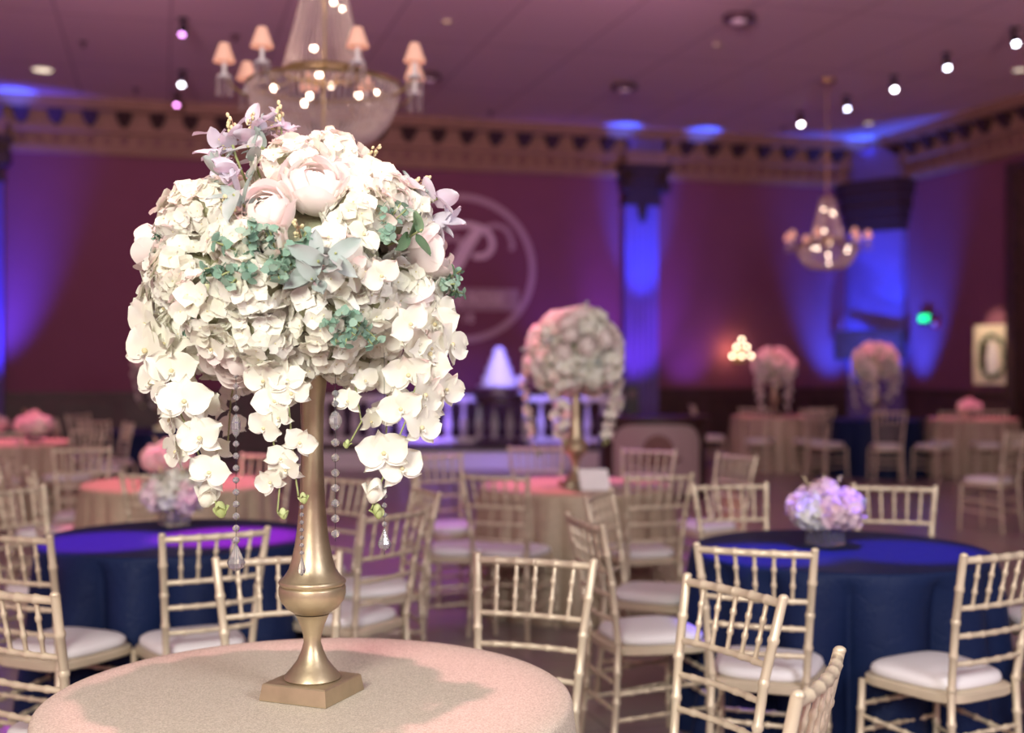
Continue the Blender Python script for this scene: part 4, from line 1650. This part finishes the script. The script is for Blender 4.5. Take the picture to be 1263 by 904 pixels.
WB = (0.85, 0.86, 1.0)
DOWNF = (0, -0.55, -1)
for (px, py, col, st, lab) in (
        (226, 35, (0.75, 0.30, 0.85), 7, 'violet ceiling spotlight left of the near chandelier, upper of the three'),
        (225, 100, (0.95, 0.90, 1.0), 16, 'white ceiling spotlight left of the near chandelier, middle of the three'),
        (219, 126, (0.85, 0.30, 0.80), 9, 'pink ceiling spotlight left of the near chandelier, lowest of the three'),
        (987, 151, (1.0, 0.9, 1.0), 22, 'white ceiling spotlight just left of the distant chandelier rod'),
        (1044, 131, (0.72, 0.72, 1.0), 16, 'bluish ceiling spotlight just right of the distant chandelier rod'),
        (1102, 106, (1.0, 0.95, 1.0), 26, 'brightest white ceiling spotlight, third from the chandelier rod going right'),
        (1167, 78, WB, 22, 'white ceiling spotlight beside the pale streak on the ceiling'),
        (1251, 47, WB, 22, 'white ceiling spotlight in the top right corner of the photo')):
    track_spot(px, py, col, st, DOWNF, lab)


def downlight(px, py, r_, col, st, label):
    q = on_ceiling(px, py)
    root = empty('recessed_downlight', (q.x, q.y, H_CEIL))
    mb = MB()
    mb.lathe([(r_, -0.012), (r_ * 1.25, -0.012), (r_ * 1.3, -0.004), (r_ * 1.3, 0)], M['ring_white'], 20, cap=False)
    mb.build('trim_ring', root)
    mb = MB()
    mb.lathe([(r_, -0.008), (r_, -0.002)], emit_mat('downlight_lens', col, st), 20)
    mb.build('lens', root)
    tag(root, label, 'downlight', 'recessed ceiling downlights')


M['ring_white'] = mat('downlight_ring', (0.55, 0.45, 0.42), 0.5)
WARM = (1.0, 0.80, 0.62)
downlight(53, 86, 0.13, WARM, 1.6, 'warm white recessed downlight at the far left of the ceiling')
downlight(1071, 152, 0.075, WARM, 1.1, 'warm recessed downlight between the bluish and bright spotlights')
downlight(1257, 86, 0.09, WARM, 1.1, 'warm recessed downlight at the right edge of the ceiling')
downlight(551, 26, 0.05, (1.0, 0.62, 0.35), 0.7, 'small amber downlight right of the near chandelier top')
downlight(884, 55, 0.05, (1.0, 0.6, 0.4), 0.35, 'dim amber downlight below the big ceiling diffuser')


def diffuser(px, py, r_, label):
    q = on_ceiling(px, py)
    root = empty('ceiling_diffuser', (q.x, q.y, H_CEIL))
    mb = MB()
    mb.lathe([(r_ * 0.55, -0.10), (r_ * 0.95, -0.085), (r_, -0.07), (r_ * 0.9, -0.03), (r_ * 0.3, 0)], M['fixture_dark'], 24)
    mb.build('housing', root)
    mb = MB()
    mb.lathe([(r_ * 0.2, -0.135), (r_ * 0.45, -0.12), (r_ * 0.5, -0.10)], M['white_paint'], 20)
    mb.build('cap', root)
    tag(root, label, 'ceiling fixture', 'round ceiling diffusers')


M['fixture_dark'] = mat('dark_fixture', (0.10, 0.06, 0.07), 0.5)
diffuser(911, 16, 0.19, 'dark round ceiling diffuser with pale cap at the top of the photo')
diffuser(770, 103, 0.19, 'dark round ceiling diffuser with pale cap above the blue pilaster')
diffuser(530, 90, 0.16, 'dark round ceiling diffuser just right of the near chandelier shades')


def sprinkler(px, py, label):
    q = on_ceiling(px, py)
    mb = MB()
    mb.lathe([(0.012, -0.07), (0.03, -0.065), (0.012, -0.05), (0.012, -0.02), (0.05, -0.012), (0.055, 0)], M['fixture_dark'], 14)
    tag(mb.build('sprinkler_head', loc=(q.x, q.y, H_CEIL)), label, 'sprinkler', 'ceiling sprinkler heads')


for (px, py, lab) in ((103, 52, 'small dark sprinkler head on the ceiling right of the warm left downlight'), (168, 110, 'small dark sprinkler head just above the cornice at left'),
                      (290, 44, 'small dark sprinkler head left of the near chandelier shades'), (605, 138, 'small dark sprinkler head above the projected monogram'),
                      (966, 158, 'small dark sprinkler head just left of the first right-hand spotlight')):
    sprinkler(px, py, lab)

# ------------------------------------------------------------------ things on the walls
# gobo light painted in pale colours: ring, script P and two lines of lettering
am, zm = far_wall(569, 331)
MONO = mat('pale_gobo_light', (0.80, 0.68, 0.72), 0.7)
MONO2 = mat('dim_gobo_light', (0.50, 0.36, 0.40), 0.7)
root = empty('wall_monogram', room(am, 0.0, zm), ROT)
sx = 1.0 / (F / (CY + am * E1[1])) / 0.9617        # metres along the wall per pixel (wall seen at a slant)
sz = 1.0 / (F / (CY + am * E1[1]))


def stroke(pts, w, name, m, z_off=0.012):
    """flat ribbon along a pixel polyline measured from the ring's centre"""
    pts = [Vector((-(x) * sx, 0, -(y) * sz)) for x, y in pts]
    n = len(pts)
    v, f = [], []
    for k in range(n):
        d = (pts[min(n - 1, k + 1)] - pts[max(0, k - 1)]).normalized()
        nr = Vector((-d.z, 0, d.x))
        ww = (w(k / (n - 1)) if callable(w) else w) * sz / 2
        for off in (0.002, z_off):
            v.append(pts[k] + nr * ww + Vector((0, off, 0)))
            v.append(pts[k] - nr * ww + Vector((0, off, 0)))
    for k in range(n - 1):
        a, b = 4 * k, 4 * (k + 1)
        f += [(a + 2, a + 3, b + 3, b + 2), (a, a + 2, b + 2, b), (a + 3, a + 1, b + 1, b + 3)]
    mb = MB()
    mb.add(v, f, m)
    return mb.build(name, root, auto=None, smooth=False)


def smooth_pts(ctrl, n=10):
    out = []
    c = [Vector((p[0], p[1], 0)) for p in ctrl]
    c = [c[0] * 2 - c[1]] + c + [c[-1] * 2 - c[-2]]
    for i in range(1, len(c) - 2):
        for k in range(n):
            t = k / n
            p = 0.5 * ((2 * c[i]) + (c[i + 1] - c[i - 1]) * t + (2 * c[i - 1] - 5 * c[i] + 4 * c[i + 1] - c[i + 2]) * t * t + (3 * c[i] - c[i - 1] - 3 * c[i + 1] + c[i + 2]) * t ** 3)
            out.append((p.x, p.y))
    out.append(ctrl[-1])
    return out


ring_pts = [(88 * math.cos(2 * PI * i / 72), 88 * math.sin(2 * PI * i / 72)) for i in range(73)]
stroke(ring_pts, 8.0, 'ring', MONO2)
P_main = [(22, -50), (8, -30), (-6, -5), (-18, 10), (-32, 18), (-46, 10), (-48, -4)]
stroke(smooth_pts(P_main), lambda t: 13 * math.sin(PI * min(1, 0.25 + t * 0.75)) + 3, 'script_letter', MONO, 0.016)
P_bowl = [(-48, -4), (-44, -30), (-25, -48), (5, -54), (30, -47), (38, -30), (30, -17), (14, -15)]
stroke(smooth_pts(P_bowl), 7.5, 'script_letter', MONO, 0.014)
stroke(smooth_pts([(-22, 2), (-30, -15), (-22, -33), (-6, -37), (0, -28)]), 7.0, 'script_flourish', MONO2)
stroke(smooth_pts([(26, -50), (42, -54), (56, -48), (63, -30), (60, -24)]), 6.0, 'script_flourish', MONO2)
stroke([(-72, 38), (71, 38)], 27, 'banner', mat('banner_gobo_light', (0.42, 0.30, 0.35), 0.7), 0.006)  # lit band of the gobo, painted in as a paler tone


def text_mesh(o):
    """turn a text object into a real mesh object"""
    bpy.context.view_layer.update()
    dg = bpy.context.evaluated_depsgraph_get()
    me = bpy.data.meshes.new_from_object(o.evaluated_get(dg))
    n = bpy.data.objects.new(o.name, me)
    COL.objects.link(n)
    n.parent = o.parent
    n.location = o.location
    n.rotation_euler = o.rotation_euler
    nm = o.name
    bpy.data.objects.remove(o)
    n.name = nm
    return n


def wall_text(body, x, y, size, name):
    cu = bpy.data.curves.new(name, 'FONT')
    cu.body = body
    cu.size = size * sz
    cu.extrude = 0.004
    cu.align_x = 'CENTER'
    cu.align_y = 'CENTER'
    cu.materials.append(MONO)
    o = bpy.data.objects.new(name, cu)
    COL.objects.link(o)
    o.parent = root
    o.location = (-x * sx, 0.012, -y * sz)
    o.rotation_euler = (PI / 2, 0, PI)
    return text_mesh(o)


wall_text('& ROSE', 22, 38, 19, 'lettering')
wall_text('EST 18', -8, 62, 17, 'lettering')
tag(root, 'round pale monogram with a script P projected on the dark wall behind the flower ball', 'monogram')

# wall sconce: pyramid of six candle bulbs
a_s, z_s = far_wall(910, 432)
root = empty('wall_sconce', room(a_s, 0.0, z_s), ROT)
mb = MB()
mb.box((-0.10, 0.0, -0.22), (0.10, 0.03, 0.06), M['brass'])
mb.tube([(0, 0.03, -0.15), (0, 0.14, -0.16), (0, 0.16, 0.12)], 0.012, M['brass'], 6)
mb.tube([(-0.19, 0.15, -0.14), (0, 0.13, -0.20), (0.19, 0.15, -0.14)], 0.010, M['brass'], 6)
mb.tube([(-0.10, 0.15, 0.01), (0, 0.14, -0.05), (0.10, 0.15, 0.01)], 0.010, M['brass'], 6)
mb.build('bracket', root)
for (x, z) in ((0, 0.185), (-0.10, 0.055), (0.10, 0.055), (-0.18, -0.10), (0, -0.10), (0.18, -0.10)):
    mb = MB()
    mb.ball((x, 0.155, z), 0.026, M['bulb_far'], 10, 8)
    mb.build('candle_bulb', root)
tag(root, 'lit wall sconce with a pyramid of six glowing candle bulbs', 'wall lamp')
point('sconce_glow', room(a_s + 0.2, 0.24, z_s), 7, (1.0, 0.42, 0.20), 0.10)

# exit sign and alarm beside it
b_e, z_e = right_wall(1144, 393)
root = empty('exit_sign', room(0.0, b_e, z_e), ROT - PI / 2)
mb = MB(); mb.box((-0.16, 0.002, -0.10), (0.16, 0.06, 0.10), M['black']); mb.build('housing', root, smooth=False)
cu = bpy.data.curves.new('exit_letters', 'FONT')
cu.body = 'EXIT'; cu.size = 0.135; cu.extrude = 0.006; cu.offset = 0.006; cu.align_x = 'CENTER'; cu.align_y = 'CENTER'
cu.materials.append(emit_mat('exit_green', (0.02, 1.0, 0.35), 3.0))
o = bpy.data.objects.new('exit_letters', cu)
COL.objects.link(o); o.parent = root; o.location = (0, 0.066, 0); o.rotation_euler = (PI / 2, 0, PI)
text_mesh(o)
tag(root, 'small green glowing EXIT sign on the right wall', 'exit sign')
b_f, z_f = right_wall(1156, 397)
mb = MB(); mb.box((-0.06, 0.002, -0.07), (0.06, 0.05, 0.07), mat('alarm_red', (0.55, 0.03, 0.04), 0.4)); mb.lathe([(0.035, 0.05), (0.03, 0.075), (0.01, 0.08)], M['white_paint'], 12, Matrix.Rotation(-PI / 2, 4, 'X'))
tag(mb.build('fire_alarm', loc=room(0.0, b_f, z_f - 0.03), rot=ROT - PI / 2, smooth=False), 'small red fire alarm box right of the green exit sign', 'alarm')

# lit cream sign board with an oval wreath
b0, zt = right_wall(1203, 402)
b1_, zb = right_wall(1251, 474)
W_ = (b1_ - b0)
zt_ = zt; zb_ = EYE - (474 - HOR) / F * (CY + (b0 + b1_) / 2 * E2[1])
root = empty('wreath_sign', room(0.095, (b0 + b1_) / 2 + 0.12, zb_), ROT - PI / 2)
mb = MB(); mb.box((-W_ / 2, 0.0, 0.0), (W_ / 2, 0.03, zt_ - zb_), M['cream']); mb.build('board', root, smooth=False)
mb = MB()
r = random.Random(4)
cz = (zt_ - zb_) * 0.47
for i in range(64):
    t = 2 * PI * i / 64
    c = Vector((0.30 * math.cos(t), 0.045, cz + 0.325 * math.sin(t)))
    for q in range(2):
        petal(mb, M['green_leaf'], basis((r.uniform(-.6, .6), 1, r.uniform(-.6, .6)), r.uniform(0, 6), c + Vector((r.uniform(-.02, .02), 0, r.uniform(-.02, .02)))), 0.075, 0.035, 0.2, 0.2, 0.5, 3, 1)
pts = [(0.30 * math.cos(2 * PI * i / 40), 0.040, cz + 0.325 * math.sin(2 * PI * i / 40)) for i in range(41)]
mb.tube(pts, 0.010, M['dark_wood'], 5)
mb.build('wreath', root)
mb = MB()
pts = [(-0.10, cz - 0.27), (0.10, cz - 0.27), (0.13, cz - 0.05), (0.09, cz + 0.12), (0.04, cz + 0.24), (-0.04, cz + 0.24), (-0.09, cz + 0.12), (-0.13, cz - 0.05)]
v = [(x, 0.03, z) for x, z in pts] + [(x, 0.042, z) for x, z in pts]
mb.add(v, [tuple(range(8)), tuple(range(8, 16))[::-1]] + [(i, (i + 1) % 8, 8 + (i + 1) % 8, 8 + i) for i in range(8)], M['card'])
mb.build('centre_panel', root, smooth=False)
mb = MB()
mb.tube([(0.16, 0.05, cz - 0.2), (0.20, 0.05, cz), (0.14, 0.05, cz + 0.20)], [0.03, 0.045, 0.03], M['dark_wood'], 8)
mb.build('dark_spray', root)
tag(root, 'lit cream sign board with a dark oval wreath, low on the right wall', 'sign')
spot('sign_light', room(0.9, (b0 + b1_) / 2, 3.1), room(0.05, (b0 + b1_) / 2 + 0.1, 1.75), 110, (1.0, 0.78, 0.5), 42, 0.6, 0.04)

# ------------------------------------------------------------------ stage, balustrade, cake
s0 = PD(478, 546, 18.2); s1 = PD(792, 546, 18.2)
mb = MB()
xs0, xs1 = s0.x - 1.2, s1.x
mb.box((xs0, 17.55, 0), (xs1, 19.4, 0.30), M['stage'] if 'stage' in M else M['white_paint'])
mb.box((xs0 - 0.02, 17.53, 0.26), (xs1 + 0.02, 19.4, 0.315), M['dark_wood'])
tag(mb.build('stage_platform', smooth=False), 'low platform washed violet carrying the balustrade and cake table', 'platform')
root = empty('balustrade', (0, 18.6, 0.315))
tag(root, 'white balustrade glowing violet behind the cake table', 'balustrade')
mb = MB()
mb.box((xs0 + 0.05, -0.07, 0.0), (xs1 - 0.05, 0.07, 0.07), M['white_paint']); mb.build('bottom_rail', root, smooth=False)
mb = MB()
mb.box((xs0 + 0.05, -0.09, 0.62), (xs1 - 0.05, 0.09, 0.68), M['white_paint']); mb.box((xs0 + 0.05, -0.07, 0.68), (xs1 - 0.05, 0.07, 0.71), M['white_paint'])
mb.build('handrail', root, smooth=False)
prof = [(0.045, 0.0), (0.045, 0.05), (0.028, 0.06), (0.035, 0.09), (0.062, 0.16), (0.060, 0.22), (0.035, 0.33), (0.026, 0.42), (0.030, 0.48), (0.045, 0.50), (0.045, 0.55)]
bmb = MB(); bmb.lathe(prof, M['white_paint'], 14)
bme = bmb.mesh('baluster', True, 40)
x = xs0 + 0.2
while x < xs1 - 0.1:
    obj('baluster', bme, root, (x, 0, 0.07))
    x += 0.235
spot('stage_wash', (0.2, 16.2, 2.9), (-0.2, 18.6, 0.7), 520, (0.22, 0.17, 1.0), 62, 0.8, 0.1)
spot('dance_floor_wash', (-0.3, 9.5, 5.3), (-0.3, 9.5, 0), 620, (0.55, 0.16, 0.9), 66, 1.0, 0.2)
spot('stage_wash_left', (-1.2, 17.9, 0.36), (-1.6, 20.5, 1.6), 40, (0.30, 0.14, 1.0), 100, 0.9, 0.1)

# cake table with dark top and slim legs
tc_ = PD(618, 552, 17.95)
root = empty('cake_table', (tc_.x, 17.98, 0.316))
mb = MB(); mb.lathe([(0.40, 0.70), (0.42, 0.71), (0.42, 0.74), (0.41, 0.75)], M['dark_wood'], 32); mb.build('tabletop', root)
mb = MB(); mb.lathe([(0.36, 0.60), (0.38, 0.61), (0.38, 0.70)], M['dark_wood'], 32); mb.build('apron', root)
for k in range(4):
    t = PI / 4 + k * PI / 2
    c, s_ = math.cos(t), math.sin(t)
    mb = MB(); mb.tube([(0.34 * c, 0.34 * s_, 0), (0.30 * c, 0.30 * s_, 0.25), (0.34 * c, 0.34 * s_, 0.61)], [0.035, 0.022, 0.04], M['dark_wood'], 8); mb.build('leg', root)
mb = MB(); mb.lathe([(0.36, 0.03), (0.38, 0.04), (0.38, 0.07), (0.36, 0.08)], M['dark_wood'], 32); mb.build('lower_shelf', root)
tag(root, 'dark round cake table with slim legs in front of the balustrade', 'table')
root = empty('wedding_cake', (tc_.x - 0.03, 17.98, 0.316 + 0.751))
mb = MB(); mb.lathe([(0.14, 0), (0.12, 0.02), (0.06, 0.06), (0.06, 0.08), (0.31, 0.10), (0.33, 0.115), (0.33, 0.125)], M['white_paint'], 32); mb.build('cake_stand', root)
z = 0.126
for (r_, h_) in ((0.245, 0.14), (0.19, 0.135), (0.14, 0.125), (0.09, 0.11)):
    mb = MB(); mb.lathe([(r_ + 0.008, z), (r_ + 0.008, z + 0.012), (r_, z + 0.016), (r_, z + h_ - 0.01), (r_ - 0.01, z + h_)], M['white_icing'], 32); mb.build('cake_tier', root)
    z += h_
mb = MB()
for k in range(5):
    mb.ball((0.03 * math.cos(k * 1.3), 0.03 * math.sin(k * 1.3), z + 0.02), 0.028, M['white_icing'], 8, 6)
mb.build('sugar_flowers', root)
tag(root, 'tall white tiered wedding cake on a stand, lit blue-white', 'cake')
spot('cake_spot', (tc_.x - 0.4, 15.6, 4.2), (tc_.x, 17.98, 1.4), 150, (0.55, 0.80, 1.0), 16, 0.7, 0.05)
# small pale candle holder beside the cake
mb = MB(); mb.lathe([(0.05, 0), (0.05, 0.01), (0.015, 0.03), (0.015, 0.12), (0.05, 0.15), (0.06, 0.22), (0.045, 0.26)], M['white_paint'], 16)
tag(mb.build('candle_holder', loc=(tc_.x + 0.29, 17.98, 0.316 + 0.751)), 'small pale candle holder right of the cake', 'candle holder')

# curved bar front with pale panel and round crest
bp = PD(806, 590, 14.0)
root = empty('curved_bar', (bp.x, 14.0, 0), 0.0)
mb = MB()
n = 28
pts = [(0.60 * math.cos(PI + PI * i / n), 0.42 * math.sin(PI + PI * i / n)) for i in range(n + 1)]
pts += [(0.60, 0.3), (-0.60, 0.3)]
mb.prism(pts, 0.0, 0.86, M['bar_wood'] if 'bar_wood' in M else M['dark_wood']); mb.build('bar_body', root, auto=40)
mb = MB()
pts2 = [(p[0] * 1.06, p[1] * 1.10) for p in pts]
mb.prism(pts2, 0.86, 0.92, M['dark_wood']); mb.build('counter_top', root, auto=40)
mb = MB()
v, f = [], []
m_ = 18
for i in range(m_ + 1):
    t = PI + PI * (0.21 + 0.58 * i / m_)
    for j in range(9):
        u = j / 8
        spread = 1 + 0.0 * u
        edge = 0.84 - 0.16 * abs(2 * i / m_ - 1) ** 6
        z = 0.06 + (edge - 0.06) * u
        v.append((0.615 * math.cos(t), 0.435 * math.sin(t), z))
for i in range(m_):
    for j in range(8):
        f.append((i * 9 + j, i * 9 + j + 1, (i + 1) * 9 + j + 1, (i + 1) * 9 + j))
mb.add(v, f, mat('bar_panel', (0.46, 0.39, 0.35), 0.5)); mb.build('pale_panel', root, auto=None)
mb = MB()
mt = Matrix.Translation((0, -0.432, 0.56)) @ Matrix.Rotation(PI / 2, 4, 'X')
mb.lathe([(0.17, 0.0), (0.17, 0.025), (0.13, 0.03), (0.125, 0.02), (0.05, 0.02), (0.04, 0.045), (0.01, 0.05)], mat('crest_brown', (0.22, 0.12, 0.09), 0.5), 28, mt)
mb.tube([(-0.26, -0.40, 0.46), (-0.16, -0.43, 0.42), (0, -0.45, 0.38), (0.16, -0.43, 0.42), (0.26, -0.40, 0.46)], 0.02, mat('crest_scroll', (0.26, 0.15, 0.11), 0.5), 6)
mb.build('crest', root)
tag(root, 'curved dark bar with a pale front panel and brown round crest', 'bar')
# black cabinet speaker on the bar's far side
mb = MB()
q = PD(779, 500, 16.2)
mb.box((-0.09, -0.09, 0.0), (0.09, 0.09, q.z + 0.27), M['black'])
mb.lathe([(0.05, 0.0), (0.06, 0.01)], M['fixture_dark'], 14, Matrix.Translation((0, -0.09, q.z + 0.15)) @ Matrix.Rotation(PI / 2, 4, 'X'))
tag(mb.build('loudspeaker', loc=(q.x, 16.2, 0), smooth=False), 'slim black column loudspeaker standing behind the curved bar', 'speaker')

# ------------------------------------------------------------------ table spots (pin spots from the ceiling tracks)
PINK = (1.0, 0.22, 0.36)
ROSEL = (1.0, 0.42, 0.50)


def pin(t, power, col, ang=16, off=(0.3, -0.8), name='pin_spot', z=0.76):
    spot(name, (t[0] + off[0], t[1] + off[1], 5.3), (t[0], t[1], z), power, col, ang, 0.5, 0.06)


pin(T_FG, 560, ROSEL, 17, (0.15, -0.1))
pin(T_M, 1300, PINK, 15, (-1.4, 0.3))
pin(P(945, 684, 0.76), 3400, (0.16, 0.07, 1.0), 8.5, (0.1, 0.4))
pin(P(1115, 680, 0.76), 2900, (0.14, 0.06, 1.0), 9, (0.3, 0.5))
pin(P(130, 668, 0.76), 4600, (0.60, 0.05, 1.0), 9, (0.1, 0.2))
pin(P(285, 662, 0.76), 16000, (1.0, 0.03, 0.42), 9, (0.3, 0.2))
pin(T_V, 1300, PINK, 18, (0.2, 0.3))
pin(T_U, 1500, PINK, 18, (0.2, 0.3))
pin(T_W, 900, PINK, 18, (0.2, 0.3))
pin(T_3, 900, PINK, 16, (0.1, 0.2))
pin(T_4, 900, PINK, 16, (0.1, 0.2))
pin(T_5, 1100, PINK, 16, (0.1, 0.2))
